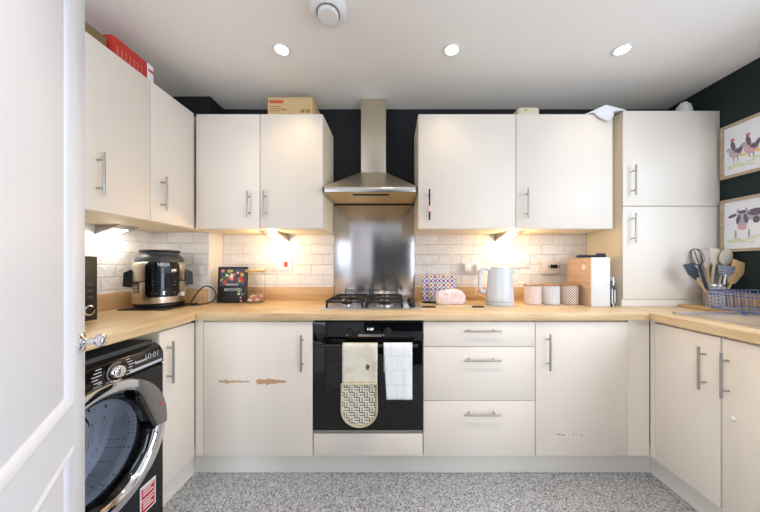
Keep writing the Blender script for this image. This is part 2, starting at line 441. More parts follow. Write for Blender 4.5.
# right run cabinets (face -x)
xr = 1.402
for (y0, y1, hy, lab) in ((1.160, 1.452, 1.216, 'cream base cabinet under the draining board, nearest the right corner'), (.860, 1.157, 1.132, 'cream base cabinet under the sink, at the picture edge, with a small hook mark'), (.32, .857, .80, 'wider cream base cabinet at the near end of the sink run')):
    T = thing('base_cabinet', lab, 'cabinet', (1.7, (y0 + y1) / 2, .145))
    MB().box(xr + .02, 1.9, y0 + .001, y1 - .001, .147, .70).box(xr + .02, xr + .05, y0 + .001, y1 - .001, .7005, .884).build('carcass', CARC, T)
    D = MB().box(xr, xr + .018, y0 + .0015, y1 - .0015, zb0, zb1, bev=.0015).build('door', CREAM, T)
    handle(D, (xr, hy, .722), 'z', (-1, 0, 0), .19)
    if .8 < y0 < 1:
        MB().lathe([(0, 0), (.009, 0), (.009, .006), (.005, .01), (0, .01)], M=frame((xr, 1.115, .552), (0, 1, 0), (0, 0, -1)) , n=16).build('door_hook', WHITE, D)
one('corner_filler', MB().box(xr + .002, xr + .02, 1.4535, 1.478, zb0, .884), CREAM, 'thin cream filler edge turning the corner by the draining board cabinets', 'filler strip')
# plinths
one('plinth', MB().box(-1.12, 1.47, 1.55, 1.566, 0.0, .146), PLINTHM, 'long cream kickboard under the back run of base cabinets', 'plinth')
one('plinth', MB().box(-1.139, -1.122, 1.25, 1.566, 0.0, .146), PLINTHM, 'short cream kickboard beside the washing machine', 'plinth')
one('plinth', MB().box(1.472, 1.488, .3, 1.566, 0.0, .146), PLINTHM, 'cream kickboard under the draining board run', 'plinth')

# worktops (sink bowl opening left clear on the right arm)
zt0, zt1 = .886, .925
hx0, hx1, hy0, hy1 = 1.54, 1.88, .55, .93
wt = MB()
wt.box(-1.05, 1.38, 1.455, 2.004, zt0, zt1, WOODX, .003)
one('worktop', wt, WOODX, 'oak-effect worktop along the back wall under hob and kettle', 'worktop')
wt = MB(); wt.box(-1.638, -1.051, .35, 1.849, zt0, zt1, WOODY, .003)
one('worktop', wt, WOODY, 'oak-effect worktop over the washing machine along the left wall', 'worktop')
wt = MB()
for a in ((1.381, hx0, .3, 2.004), (hx1, 2.03, .3, 2.004), (hx0, hx1, .3, hy0), (hx0, hx1, hy1, 2.004)): wt.box(*a, zt0, zt1, WOODY)
one('worktop', wt, WOODY, 'oak-effect worktop holding the draining board along the right wall', 'worktop')
# upstands
one('upstand', MB().box(-1.225, -.432, 1.987, 2.004, zt1 + .001, ZT0, bev=.001), UPX, 'oak-effect upstand on the back wall left of the splashback', 'upstand')
one('upstand', MB().box(.168, 1.425, 1.987, 2.004, zt1 + .001, ZT0, bev=.001), UPX, 'oak-effect upstand on the back wall behind kettle and canisters', 'upstand')
one('upstand', MB().box(-1.618, -1.249, 1.833, 1.85, zt1 + .001, ZT0, bev=.001), UPX, 'oak-effect upstand on the boxed corner behind the pressure cooker', 'upstand')
one('upstand', MB().box(-1.639, -1.621, .35, 1.83, zt1 + .001, ZT0, bev=.001), UPY, 'oak-effect upstand along the left wall behind the microwave', 'upstand')
one('upstand', MB().box(2.021, 2.039, .3, 1.688, zt1 + .001, ZT0, bev=.001), UPY, 'oak-effect upstand on the green wall behind the dish rack', 'upstand')

# wall cabinets
zu0, zu1 = 1.408, 2.122
def wall_unit(label, x0, x1, hx, hz, L=.165, hm=HANDLEM):
    T = thing('wall_cabinet', label, 'cabinet', ((x0 + x1) / 2, 1.85, zu0))
    MB().box(x0 + .0005, x1 - .0005, yu + .020, 2.003, zu0 - .002, zu1).build('carcass', CARC, T)
    D = door_y(T, x0, x1, zu0, zu1, yu)
    H = handle(D, (hx, yu, hz), 'z', NY, L, hm, .005)
    return T, D, H
wall_unit('cream wall cabinet in the left corner, next to the boxed pillar', -1.222, -.8235, -.886, 1.556)
wall_unit('cream wall cabinet carrying the cardboard box, left of the hood', -.8225, -.4305, -.786, 1.556)
T, D, H = wall_unit('off-white wall cabinet right of the hood with a black handle', .163, .7715, .229, 1.551, .19, BLACK)
tag(H, 'black handle with a pink tape wrap')
MB().box(.217, .241, yu - .046, yu - .027, 1.506, 1.542, bev=.004).build('tape', mat('pink_tape', rgb(228, 196, 190), .7), H)
wall_unit('off-white wall cabinet between the black-handled cabinet and the tall cupboard', .7725, 1.376, .834, 1.56, .185)
# left run wall cabinets (face +x)
xu = -1.23
for y0, y1, hy, lab in ((1.078, 1.3845, 1.132, 'cream wall cabinet on the left wall, carrying the red box'), (1.3855, 1.69, 1.4475, 'cream wall cabinet on the left wall at the corner, above the pressure cooker')):
    T = thing('wall_cabinet', lab, 'cabinet', (-1.44, (y0 + y1) / 2, zu0))
    MB().box(-1.639, xu - .02, y0 + .0005, (y1 if y1 < 1.5 else 1.85) - .0005, zu0 - .002, zu1).build('carcass', CARC, T)
    D = MB().box(xu - .018, xu, y0 + .001, y1 - .001, zu0, zu1, bev=.0015).build('door', CREAM, T)
    handle(D, (xu, hy, 1.562), 'z', (1, 0, 0), .182, HANDLEM, .005)
# tall dresser cupboard standing on the worktop
x0, x1, yt = 1.434, 2.0385, 1.69
T = thing('tall_cupboard', 'tall white two-door cupboard standing on the worktop in the right corner', 'cabinet', (1.735, 1.85, zt1))
MB().box(x0, x1, yt + .02, 2.003, zt1 + .001, 2.138).build('carcass', CARC, T)
MB().box(x0, x1, yt + .008, yt + .0195, zt1 + .001, .968).build('bottom_rail', PLINTHM, T)
D = door_y(T, x0, x1, 1.5495, 2.14, yt); handle(D, (1.489, yt, 1.702), 'z', NY, .185)
D = door_y(T, x0, x1, .97, 1.546, yt); handle(D, (1.489, yt, 1.408), 'z', NY, .185)

# triangular under-cabinet lights
def wedge(label, P, glow):
    """P: 6 points - three on one cheek (wall low, wall high, front) and three on the other"""
    c = sum((Vector(p) for p in P), Vector()) / 6
    T = thing('under_cabinet_light', label, 'light', tuple(c), group='triangular under-cabinet lights')
    MB().hull(P, [(0, 1, 2), (3, 5, 4), (0, 3, 4, 1), (1, 4, 5, 2), (0, 2, 5, 3)]).build('housing', HANDLEM, T)
    a, b, e, f_ = Vector(P[0]), Vector(P[2]), Vector(P[3]), Vector(P[5])
    def q(u, v): return a * (1 - u) * (1 - v) + e * u * (1 - v) + b * (1 - u) * v + f_ * u * v
    n = (e - a).cross(b - a).normalized()
    if n.z > 0: n = -n
    pts = [q(u, v) + n * .0012 for u, v in ((.15, .08), (.85, .08), (.85, .62), (.15, .62))]
    MB().hull(pts, [(0, 1, 2, 3)]).build('lamp_panel', glow, T)
zc = zu0 - .003
def wedge_back(label, x0, x1):
    wedge(label, [(x0, 2.003, zc - .052), (x0, 2.003, zc), (x0, 1.76, zc), (x1, 2.003, zc - .052), (x1, 2.003, zc), (x1, 1.76, zc)], WEDGEL)
wedge_back('small triangular lit lamp under the cabinet left of the hood', -.87, -.755)
wedge_back('small triangular lit lamp under the right-hand cabinets, above the kettle', .755, .87)
wedge('small triangular lit lamp under the left wall cabinets, above the microwave', [(-1.638, 1.5, zc - .052), (-1.638, 1.5, zc), (-1.5, 1.5, zc), (-1.638, 1.62, zc - .052), (-1.638, 1.62, zc), (-1.5, 1.62, zc)], WEDGEC)

# ------------------------------------------------------------------ cooker hood, splashback, hob, oven
T = thing('cooker_hood', 'stainless steel chimney cooker hood between the wall cabinets', 'cooker hood', (-.13, 1.84, 1.62))
hx = (-.424, .157); hyf, hyb = 1.655, 2.004; zl0, zl1, zp = 1.628, 1.657, 1.822
MB().box(-.214, -.043, 1.882, hyb, zp, 2.333, bev=.001).build('chimney', HOODST, T)
P = [(hx[0], hyf, zl1), (hx[1], hyf, zl1), (hx[1], hyb, zl1), (hx[0], hyb, zl1), (-.216, 1.88, zp), (-.041, 1.88, zp), (-.041, hyb, zp), (-.216, hyb, zp)]
can = MB(); can.hull(P, [(0, 1, 5, 4), (1, 2, 6, 5), (2, 3, 7, 6), (3, 0, 4, 7), (4, 5, 6, 7), (0, 1, 2, 3)])
can.build('canopy', HOODST, T)
r_ = MB()
r_.box(hx[0], hx[1], hyf, hyf + .012, zl0, zl1, bev=.001).box(hx[0], hx[0] + .012, hyf, hyb, zl0, zl1).box(hx[1] - .012, hx[1], hyf, hyb, zl0, zl1)
r_.build('rim', STEEL, T)
MB().box(hx[0] + .012, hx[1] - .012, hyf + .012, hyb, zl0 + .004, zl0 + .012).build('filter', mat('warm_lit_hood_filter', rgb(236, 204, 146), .45, .5), T)  # golden tone puts the light bounced off the worktop into the filter colour
MB().box(-.25, -.02, hyf + .07, hyf + .10, zl0 + .0005, zl0 + .0045).build('control_strip', BLACK, T)
one('splashback', MB().box(-.428, .164, 2.004, 2.013, zt1 + .001, 1.62, bev=.001), SPLASH, 'brushed steel splashback panel behind the hob', 'splashback')

# hob
HX0, HX1, HY0, HY1 = -.41, .172, 1.548, 1.955
T = thing('gas_hob', 'stainless gas hob with black pan supports set in the worktop', 'hob', (-.12, 1.75, zt1))
MB().box(HX0, HX1, HY0, HY1, zt1 + .0005, zt1 + .009, bev=.004).build('hob_plate', STEEL, T)
zh = zt1 + .009
for bx, by, r in ((-.275, 1.65, .04), (-.275, 1.85, .048), (-.045, 1.65, .052), (-.045, 1.85, .036)):
    b = MB().lathe([(0, 0), (r, 0), (r, .012), (r * .85, .016), (0, .016)], M=Matrix.Translation((bx, by, zh)), n=28).build('burner', STEEL, T)
    MB().lathe([(0, .0165), (r * .78, .0165), (r * .78, .022), (r * .6, .025), (0, .025)], M=Matrix.Translation((bx, by, zh)), n=28).build('burner_cap', IRON, b)
def rrect(x0, x1, y0, y1, z, r, n=5):
    pts = []
    for cx, cy, a in ((x1 - r, y1 - r, 0), (x0 + r, y1 - r, 90), (x0 + r, y0 + r, 180), (x1 - r, y0 + r, 270)):
        for i in range(n + 1):
            t = math.radians(a + 90 * i / n); pts.append((cx + r * math.cos(t), cy + r * math.sin(t), z))
    return pts
for cx in (-.275, -.045):
    g = MB(); zg = zh + .036
    g.tube(rrect(cx - .11, cx + .11, 1.565, 1.94, zg, .03), .006, closed=True)
    g.tube([(cx - .11, 1.752, zg), (cx + .11, 1.752, zg)], .006)
    for by in (1.65, 1.85):
        for dx, dy in ((1, 0), (-1, 0), (0, 1), (0, -1)):
            ex = cx + dx * .11; ey = by + (dy * (.085 if by > 1.7 and dy > 0 or by < 1.7 and dy < 0 else .1))
            g.tube([(ex, ey, zg), (cx + dx * .05, by + dy * .05, zg + .004), (cx + dx * .028, by + dy * .028, zg + .002)], .0055)
    for sx in (-1, 1):
        for yy in (1.575, 1.93):
            g.tube([(cx + sx * .1, yy, zg), (cx + sx * .104, yy, zh + .001)], .0065)
    g.build('pan_support', IRON, T)
for i in range(4):
    yk = 1.62 + .075 * i
    MB().lathe([(0, 0), (.021, 0), (.021, .004), (.017, .006), (.015, .024), (0, .025)], M=Matrix.Translation((.122, yk, zh)), n=22).build('knob', BLACK, T)

# oven
ox0, ox1 = -.428, .168
T = thing('built_in_oven', 'black built-in single oven below the hob', 'oven', (-.13, 1.75, .27))
MB().box(ox0 + .004, ox1 - .004, yb + .02, 1.98, .272, .876).build('oven_body', DGREY, T)
cp = MB().box(ox0 + .001, ox1 - .001, yb - .004, yb + .019, .771, .872, bev=.002).build('control_panel', BLACKG, T)
for kx in (-.2228, -.025):
    k = MB().lathe([(0, 0), (.0225, 0), (.0225, .005), (.0195, .008), (.018, .022), (0, .0225)], M=frame((kx, yb - .004, .822), (1, 0, 0), (0, 0, 1)), n=28).build('knob', BLACK, cp)
    MB().box(kx - .022, kx - .018, yb - .0055, yb - .0042, .800, .806).build('indicator', INK, k)
MB().box(-.145, -.055, yb - .0052, yb - .0042, .812, .846).build('display', BLACKG, cp)
words(cp, 'display_digits', '11:07', .017, DISPLAYL, frame((-.118, yb - .0056, .834), (1, 0, 0), (0, 0, 1)))
MB().box(-.183, -.055, yb - .006, yb - .0042, .794, .807, bev=.0006).build('logo_strip', HANDLEM, cp)
D = MB().box(ox0 + .001, ox1 - .001, yb - .004, yb + .019, .288, .765, bev=.002).build('door', BLACKG, T)
MB().box(ox0 + .07, ox1 - .07, yb - .0052, yb - .0041, .33, .70).build('window_pane', mat('oven_window', rgb(16, 16, 20), .03), D)
h = MB().cyl((ox0 + .03, yb - .05, .757), (ox1 - .03, yb - .05, .757), .009, n=16)
for xx in (ox0 + .06, ox1 - .06): h.box(xx - .009, xx + .009, yb - .05, yb - .004, .749, .765)
h.build('handle', BLACK, D)
MB().box(ox0 + .001, ox1 - .001, yb - .003, yb + .019, .274, .286).build('lower_trim', HANDLEM, T)
one('filler_panel', MB().box(ox0 + .0015, ox1 - .0015, yb, yb + .018, zb0, .266, bev=.0015), CREAM, 'low cream panel under the oven above the kickboard', 'panel')

# cloths over the oven handle
def hang(name, xl_, xr_, ztop, zbot, m, T, off_y, amp, shape=None, skew=0.0, th=.012, back=.16, seed=0, ybar=yb - .05, zbar=.757, rb=.013):
    rr = random.Random(seed); ph = [rr.random() * 6 for _ in range(4)]
    path = []
    if back:
        N = 8
        for i in range(N): path.append((ybar + rb, zbar - back * (1 - i / N), -1))
        for i in range(7):
            a = PI * i / 6; path.append((ybar + rb * math.cos(a), zbar + rb * math.sin(a), 0))
    zs = zbar if back else ztop; N = 22
    for i in range(1 if back else 0, N + 1): path.append((ybar - rb - off_y, zs - (zs - zbot) * i / N, 1))
    nx = 18; bm = bmesh.new(); rows = []
    for (y, z, sd) in path:
        f = 0 if sd < 1 else min(1, (zs - z) / (zs - zbot))
        l, r = xl_ + skew * f, xr_
        if shape and sd == 1: l, r = shape(z, l, r)
        row = []
        for i in range(nx + 1):
            x = l + (r - l) * i / nx
            wv = amp * f * (math.sin(x * 46 + ph[0]) + .5 * math.sin(x * 90 + z * 9 + ph[1])) if sd == 1 else 0
            row.append(bm.verts.new((x, y - abs(wv), z)))
        rows.append(row)
    for a, b in zip(rows, rows[1:]):
        for i in range(nx): bm.faces.new([a[i], a[i + 1], b[i + 1], b[i]])
    bmesh.ops.recalc_face_normals(bm, faces=bm.faces[:])
    for f in bm.faces: f.smooth = True
    mb = MB(); mb.bm.free(); mb.bm = bm
    o = mb.build(name, m, T, auto=False)
    s = o.modifiers.new('thickness', 'SOLIDIFY'); s.thickness = th; s.offset = 0
    return o
T = thing('oven_glove', 'beige double oven glove with black key-pattern pocket hanging on the oven door', 'oven glove', (-.168, 1.42, .35))
def mitt(z, l, r, zb=.362, R=.08):
    if z < zb + R:
        t = (zb + R - z) / R; k = 1 - math.sqrt(max(0, 1 - min(1, t) ** 2))
        c = (r - l) / 2 - .012; return l + c * k, r - c * k
    return l, r
hang('cloth', -.258, -.076, .78, .362, BEIGEC, T, .002, .0012, mitt, 0, .010, .12, 3)
hang('pocket', -.258, -.077, .574, .356, PRINT, T, .017, .0008, lambda z, l, r: mitt(z, l, r, .356, .085), 0, .012, 0, 4)
b_ = MB(); yy = yb - .05 - .013 - .026
pts = []
for i in range(31):
    t = i / 30
    ang = PI + PI * t
    cxm, wv, zb_, R = -.1675, .0905, .356, .085
    pts.append((cxm + wv * math.cos(ang) * 1.0, yy, zb_ + R + R * math.sin(ang)))
pts = [(-.258, yy, .574)] + pts + [(-.077, yy, .574)]
b_.tube(pts, .005, closed=True)
tag(b_.build('binding', mat('beige_binding', rgb(206, 194, 160), .9), T), 'plain beige edge binding')
blob_m = mat('scorch_brown', rgb(120, 84, 40), .9)
sm = MB(); blob(sm, -.125, .655, .022, .03, 33, yb - .05 - .013 - .0105); sm.build('scorch_mark', blob_m, T)
T = thing('tea_towel', 'white checked tea towel folded over the oven door handle', 'tea towel', (.03, 1.42, .486))
hang('cloth', -.044, .105, .78, .486, WCLOTH, T, .002, .003, None, .016, .011, .14, 8)

# ------------------------------------------------------------------ washing machine (faces +x)
wy_c, wz_c, xf = .947, .53, -1.05
W0, W1, WH = .648, 1.246, .828
T = thing('washing_machine', 'black front-loading washing machine with chrome porthole under the worktop', 'washing machine', (-1.33, wy_c, 0))
body = MB()
def rface(y0, y1, z0, z1, x, cy, cz, R, mb, n=64):
    t = bmesh.new(); inn = []; out = []
    for i in range(n):
        a = 2 * PI * i / n; c, s = math.cos(a), math.sin(a)
        inn.append(t.verts.new((x, cy + R * c, cz + R * s)))
        k = min(((y1 - cy) / c if c > 0 else (y0 - cy) / c) if abs(c) > 1e-6 else 9, ((z1 - cz) / s if s > 0 else (z0 - cz) / s) if abs(s) > 1e-6 else 9)
        out.append(t.verts.new((x, cy + k * c, cz + k * s)))
    for i in range(n): j = (i + 1) % n; t.faces.new([inn[i], inn[j], out[j], out[i]])
    mb._merge(t, None)
rface(W0, W1, .02, .735, xf, wy_c, wz_c, .17, body)
xb_ = -1.62
body.hull([(xf, W0, .02), (xf, W1, .02), (xb_, W1, .02), (xb_, W0, .02), (xf, W0, .735), (xf, W1, .735), (xb_, W1, .735), (xb_, W0, .735)], [(0, 1, 2, 3), (1, 2, 6, 5), (2, 3, 7, 6), (3, 0, 4, 7)])
body.build('body', BLACK, T)
top = MB(); prof = [(xf - .004, .735), (xf + .004, .745), (xf + .002, .79), (xf - .012, .815), (xf - .03, WH), (xb_, WH), (xb_, .735)]
Mx = frame((0, W0, 0), (1, 0, 0), (0, 0, 1))   # local z = -y
Mx = Matrix(((1, 0, 0, 0), (0, 0, 1, W0), (0, 1, 0, 0), (0, 0, 0, 1)))
top.prism([(a, b) for a, b in prof], 0, W1 - W0, M=Mx, bev=.0015)
cpn = top.build('control_panel', BLACKG, T)
MB().box(xb_, xf - .03, W0 + .02, W1 - .02, WH + .001, WH + .018).build('top', DGREY, T)
def onface(y, z, dx=0.0): return frame((xf + .0045 + dx, y, z), (0, 1, 0), (0, 0, 1))    # local z = +x
dial = MB(); dial.lathe([(0, 0), (.026, 0), (.026, .004), (.022, .018), (.018, .021), (0, .021)], M=onface(1.03, .779), n=32)
dl = dial.build('dial', CHROME, cpn)
rg = MB(); rg.lathe([(.031, 0), (.036, 0), (.036, .003), (.031, .003)], M=onface(1.03, .779), n=40, a0=math.radians(60), a1=math.radians(300))
rg.build('dial_ring', HANDLEM, dl)
for side in (0, 1):
    mk = MB()
    for i in range(6):
        z = .809 - i * .0115; ww = (.02 + .006 * (i % 3)) * (1 if side == 0 else .8)
        mk.box(0, ww, 0, .0022, 0, .0006, M=onface((.944 + .006 * abs(i - 2.5)) if side == 0 else (1.083 - .006 * abs(i - 2.5)), z))
    mk.build('programme_list', INK, cpn)
words(cpn, 'lettering', 'hoover', .02, INK, onface(1.137, .784))
words(cpn, 'time_display', '10:01', .034, mat('grey_digits', rgb(170, 175, 180), .5), onface(1.185, .789))
MB().box(0, .15, 0, .011, 0, .0008, M=onface(1.085, .750)).build('white_strip', mat('strip_white', rgb(190, 200, 214), .4), cpn)
# porthole
Mo = frame((xf, wy_c, wz_c), (0, 1, 0), (0, 0, 1))
pd = MB(); pd.lathe([(.172, .002), (.2, .002), (.226, .004), (.236, .020), (.2385, .058), (.234, .068), (.216, .072), (.200, .066), (.191, .052)], M=Mo, n=72)
dr = pd.build('porthole_door', CHROME, T)
MB().lathe([(.191, .052), (.184, .040), (.176, .036), (.172, .020), (.166, .006)], M=Mo, n=72).build('inner_ring', BLACKG, dr)
MB().lathe([(.174, .030), (.150, .034), (.12, .030), (.085, .012), (.06, .0), (0, -.006), (0, -.012), (.06, -.007), (.085, .006), (.12, .023), (.15, .027), (.174, .024)], M=Mo, n=56).build('porthole_glass', SMOKE, dr)
hp = [(.236 * math.cos(math.radians(a)), .236 * math.sin(math.radians(a))) for a in range(-6, 64, 3)]
ch = [(.098, .170), (.118, .145), (.186, -.018)]
MB().prism(hp + ch, .030, .0735, M=Mo, bev=.003).build('door_handle', GREYHAN, dr)
MB().prism([(.118, .147), (.186, -.016), (.178, -.026), (.09, .14), (.095, .15)], .035, .0715, M=Mo, bev=.002).build('grip_recess', BLACKG, dr)
MB().prism([(.2 + .006 * math.cos(a), .07 + .006 * math.sin(a)) for a in (0, 1, 2, 3, 4, 5)], .0735, .0743, M=Mo).build('emblem', mat('red_badge', rgb(215, 40, 50), .4), dr)
MB().lathe([(.165, -.004), (.165, -.04), (.225, -.05), (.225, -.2), (.15, -.23), (0, -.24)], M=Mo, n=56).build('drum', DRUM, T)
st = MB(); st.box(0, .075, 0, .12, 0, .0008, M=frame((xf, 1.133, .13), (0, 1, 0), (0, 0, 1)))
s_ = st.build('energy_sticker', INK, T)
q = MB()
q.box(.006, .069, .062, .108, .0009, .0014, M=frame((xf, 1.133, .13), (0, 1, 0), (0, 0, 1))).box(.006, .069, .006, .056, .0009, .0014, M=frame((xf, 1.133, .13), (0, 1, 0), (0, 0, 1)))
q.build('red_panel', mat('sticker_red', rgb(200, 36, 50), .5), s_)
for zb_ in (.142, .198):
    q = MB()
    for k in range(3): q.box(.012, .063 - .012 * (k % 2), zb_ + .008 + .012 * k - .13, zb_ + .0135 + .012 * k - .13, .0014, .0018, M=frame((xf, 1.133, .13), (0, 1, 0), (0, 0, 1)))
    q.build('printed_lines', INK, s_)

# ------------------------------------------------------------------ things on the left worktop
zw = zt1 + .0006
T = thing('microwave', 'black microwave on the left worktop, mostly hidden by the open door', 'microwave', (-1.47, 1.0, zw))
MB().box(-1.615, -1.345, .76, 1.228, zw + .01, 1.222, bev=.004).build('body', BLACK, T)
D = MB().box(-1.3445, -1.33, .76, 1.09, zw + .012, 1.22, bev=.002).build('door', BLACKG, T)
cpn = MB().box(-1.3445, -1.33, 1.092, 1.228, zw + .012, 1.22, bev=.002).build('control_panel', BLACK, T)
Mm = frame((-1.33, 1.185, .985), (0, 1, 0), (0, 0, 1))
MB().lathe([(.017, 0), (.023, 0), (.023, .012), (.017, .014)], M=Mm, n=30).build('knob_ring', CHROME, cpn)
MB().lathe([(0, .001), (.0165, .001), (.016, .012), (0, .013)], M=Mm, n=30).build('knob', BLACK, cpn)
for i in range(3):
    for j in range(2): MB().box(-1.33, -1.329, 1.135 + .05 * j, 1.16 + .05 * j, 1.035 + i * .028, 1.047 + i * .028).build('button', DGREY, cpn)
ft = MB()
for xx in (-1.6, -1.38):
    for yy in (.78, 1.2): MB().cyl((xx, yy, zw), (xx, yy, zw + .0105), .012, n=12).build('foot', BLACK, T)

# pressure cooker on a black mat
one('rubber_mat', MB().box(-1.55, -1.28, 1.53, 1.80, zw, zw + .006, bev=.002), BLACK, 'flat black mat under the pressure cooker', 'mat')
T = thing('pressure_cooker', 'steel electric pressure cooker with black panel in the left corner', 'pressure cooker', (-1.436, 1.685, zw + .0065), math.radians(40), local=True)
S_ = .78; T.scale = (S_, S_, 1.0)
MB().lathe([(0, 0), (.15, 0), (.158, .006), (.158, .02), (.150, .024), (0, .024)], n=56).build('base', BLACK, T)
MB().lathe([(.150, .022), (.166, .026), (.167, .05), (.167, .150), (.1655, .152), (.167, .154), (.166, .245), (.161, .262), (.153, .268), (0, .268)], n=72).build('pot_body', BRUSH, T)
lid = MB().lathe([(.153, .268), (.150, .282), (.140, .300), (.125, .310), (.120, .314), (.118, .325), (.11, .33), (0, .331)], n=56).build('lid', DGREY, T)
MB().lathe([(.06, .331), (.123, .326), (.128, .330), (.127, .337), (.117, .341), (0, .342)], n=48).build('lid_grip', BLACK, lid)
MB().lathe([(.1672, .150), (.1684, .150), (.1684, .156), (.1672, .156)], n=72).build('seam_band', BLACK, T)
for s in (-1, 1):
    hm = MB()
    hm.hull([(s * .16, -.04, .225), (s * .16, .04, .225), (s * .206, .032, .205), (s * .206, -.032, .205), (s * .16, -.04, .12), (s * .16, .04, .12), (s * .21, .032, .125), (s * .21, -.032, .125)],
            [(0, 1, 2, 3), (4, 5, 6, 7), (0, 1, 5, 4), (1, 2, 6, 5), (2, 3, 7, 6), (3, 0, 4, 7)])
    hm.build('side_handle', BLACK, T)
pa = math.radians(7)
cpn = MB().patch(.167, pa - math.radians(36), pa + math.radians(36), .062, .268, .005, None, 24, .02).build('control_panel', mat('cooker_panel_black', rgb(12, 12, 14), .2), T)
MB().patch(.1722, pa - math.radians(18), pa + math.radians(18), .112, .20, .0008, None, 12, .006).build('display', mat('cooker_display', rgb(24, 30, 44), .1), cpn)
def onpan(a, z, r=.1728):
    a = pa + math.radians(a); return frame((r * math.sin(a), -r * math.cos(a), z), (math.cos(a), math.sin(a), 0), (0, 0, 1))
words(cpn, 'lettering', 'NINJA', .026, INK, onpan(0, .252))
MB().lathe([(0, 0), (.015, 0), (.015, .008), (.012, .012), (0, .0125)], M=onpan(2, .086), n=26).build('dial', CHROME, cpn)
sw = MB().box(-.017, .017, -.009, .009, 0, .004, bev=.0015, M=onpan(21, .216)).build('slider_switch', STEEL, cpn)
bt = MB()
for a, z in ((-20, .155), (-20, .135), (24, .15), (24, .13), (-22, .085), (-14, .085), (24, .085)): bt.box(-.004, .004, -.0015, .0015, 0, .0004, M=onpan(a, z))
bt.build('panel_marks', mat('grey_marks', rgb(140, 140, 145), .5), cpn)
lb = MB().patch(.1672, math.radians(-66), math.radians(-44), .088, .15, .0008, None, 8).build('rating_label', mat('brown_label', rgb(66, 52, 42), .6), T)
lb2 = MB()
for i in range(4): lb2.patch(.1682, math.radians(-63), math.radians(-47), .096 + i * .011, .101 + i * .011, .0004, None, 4)
lb2.build('label_lines', KRAFT, lb)
MB().patch(.167, math.radians(50), math.radians(57), .06, .085, .012, None, 4).build('vent_cap', WHITE, T)
# cable looping on the worktop
cb = []
ctl = [(-1.272, 1.72, .945), (-1.262, 1.76, 1.0), (-1.225, 1.78, 1.042), (-1.178, 1.785, 1.03), (-1.155, 1.785, .985), (-1.17, 1.77, .945), (-1.22, 1.74, .9305), (-1.262, 1.70, .9305)]
def spline(P, k=6):
    P = [Vector(p) for p in P]; out = []
    for i in range(len(P) - 1):
        p0 = P[max(0, i - 1)]; p1 = P[i]; p2 = P[i + 1]; p3 = P[min(len(P) - 1, i + 2)]
        for j in range(k):
            t = j / k
            out.append(.5 * ((2 * p1) + (p2 - p0) * t + (2 * p0 - 5 * p1 + 4 * p2 - p3) * t * t + (3 * p1 - p0 - 3 * p2 + p3) * t ** 3))
    out.append(P[-1]); return out
one('power_cable', MB().tube(spline(ctl), .0042), BLACK, 'looped black cable between the pressure cooker and the kitchen sign', 'cable')

# kitchen sign
T = thing('kitchen_sign', 'small black chalkboard-style sign with red flowers leaning on the worktop', 'sign', (-1.09, 1.845, zw), math.radians(8), local=True)
T.rotation_euler = (math.radians(-6), 0, math.radians(9))
MB().box(-.092, .092, 0, .022, 0.003, .245, bev=.002).build('board', BLACK, T)
fr = frame((0, -.0004, 0), (1, 0, 0), (0, 0, 1))     # local z = -y
MB().box(-.078, .078, .115, .232, 0, .0008, M=fr).build('picture_panel', mat('slate_lavender', rgb(70, 70, 92), .6), T)
rr = random.Random(5)
fl = MB(); cols = [mat('petal_red', rgb(214, 60, 64), .6), mat('petal_pink', rgb(226, 130, 132), .6), mat('petal_white', rgb(226, 224, 214), .6), mat('leaf_green', rgb(56, 104, 70), .6), mat('leaf_yellow', rgb(196, 180, 70), .6)]
for i in range(46):
    c = cols[[0, 3, 2, 1, 3, 4, 0, 3][i % 8]]; r = rr.uniform(.006, .013)
    x = rr.uniform(-.066, .068); z = .175 + rr.uniform(-.04, .046)
    fl.prism([(x + r * math.cos(2 * PI * k / 8), z + r * math.sin(2 * PI * k / 8)) for k in range(8)], .0009 + i * .00002, .0013 + i * .00002, c, M=fr)
fl.build('flower_painting', None, T)
words(T, 'lettering', "MAMA'S", .022, INK, frame((0, -.0022, .122), (1, 0, 0), (0, 0, 1)))
words(T, 'lettering', 'KITCHEN', .026, INK, frame((.008, -.0022, .088), (1, 0, 0), (0, 0, 1)))
tb = MB()
for i in range(10):
    x = rr.uniform(.03, .085); z = rr.uniform(.012, .08); r = rr.uniform(.005, .01)
    tb.prism([(x + r * math.cos(2 * PI * k / 7), z + r * math.sin(2 * PI * k / 7)) for k in range(7)], 0.0, .0009 + i * .00003, cols[(2, 3, 4, 1)[i % 4]], M=fr)
tb.build('corner_flowers', None, T)

# sweet jar
T = thing('storage_jar', 'glass jar with wooden lid and a few pink sweets, right of the kitchen sign', 'jar', (-.936, 1.862, zw))
Mj = Matrix.Translation((-.936, 1.862, zw))
MB().lathe([(0, .001), (.055, .001), (.062, .008), (.062, .19), (.056, .205), (.054, .206), (.054, .203), (.0595, .188), (.0595, .01), (.053, .005), (0, .005)], M=Mj, n=40).build('glass', GLASS, T)
MB().lathe([(0, .207), (.06, .207), (.062, .21), (.062, .222), (.058, .226), (.012, .226), (.012, .226), (0, .226)], M=Mj, n=36).build('lid', BEECH, T)
swm = [mat('sweet_pink', rgb(232, 160, 170), .5), mat('sweet_orange', rgb(230, 150, 90), .5), mat('sweet_cream', rgb(240, 214, 190), .5)]
for i in range(34):
    a = rr.uniform(0, 6.28); r0 = .043 * math.sqrt(rr.random()); r = rr.uniform(.010, .0135)
    z = zw + .007 + r + (.019 if i > 17 else 0)
    mb = MB(); mb.lathe([(0, -r), (r * .7, -r * .7), (r, 0), (r * .7, r * .7), (0, r)], swm[i % 3], Matrix.Translation((-.936 + r0 * math.cos(a), 1.862 + r0 * math.sin(a), z)), n=10)
    one('sweet', mb, None, 'pink or orange sweet in the bottom of the glass jar', 'sweet', 'sweets in the glass jar')

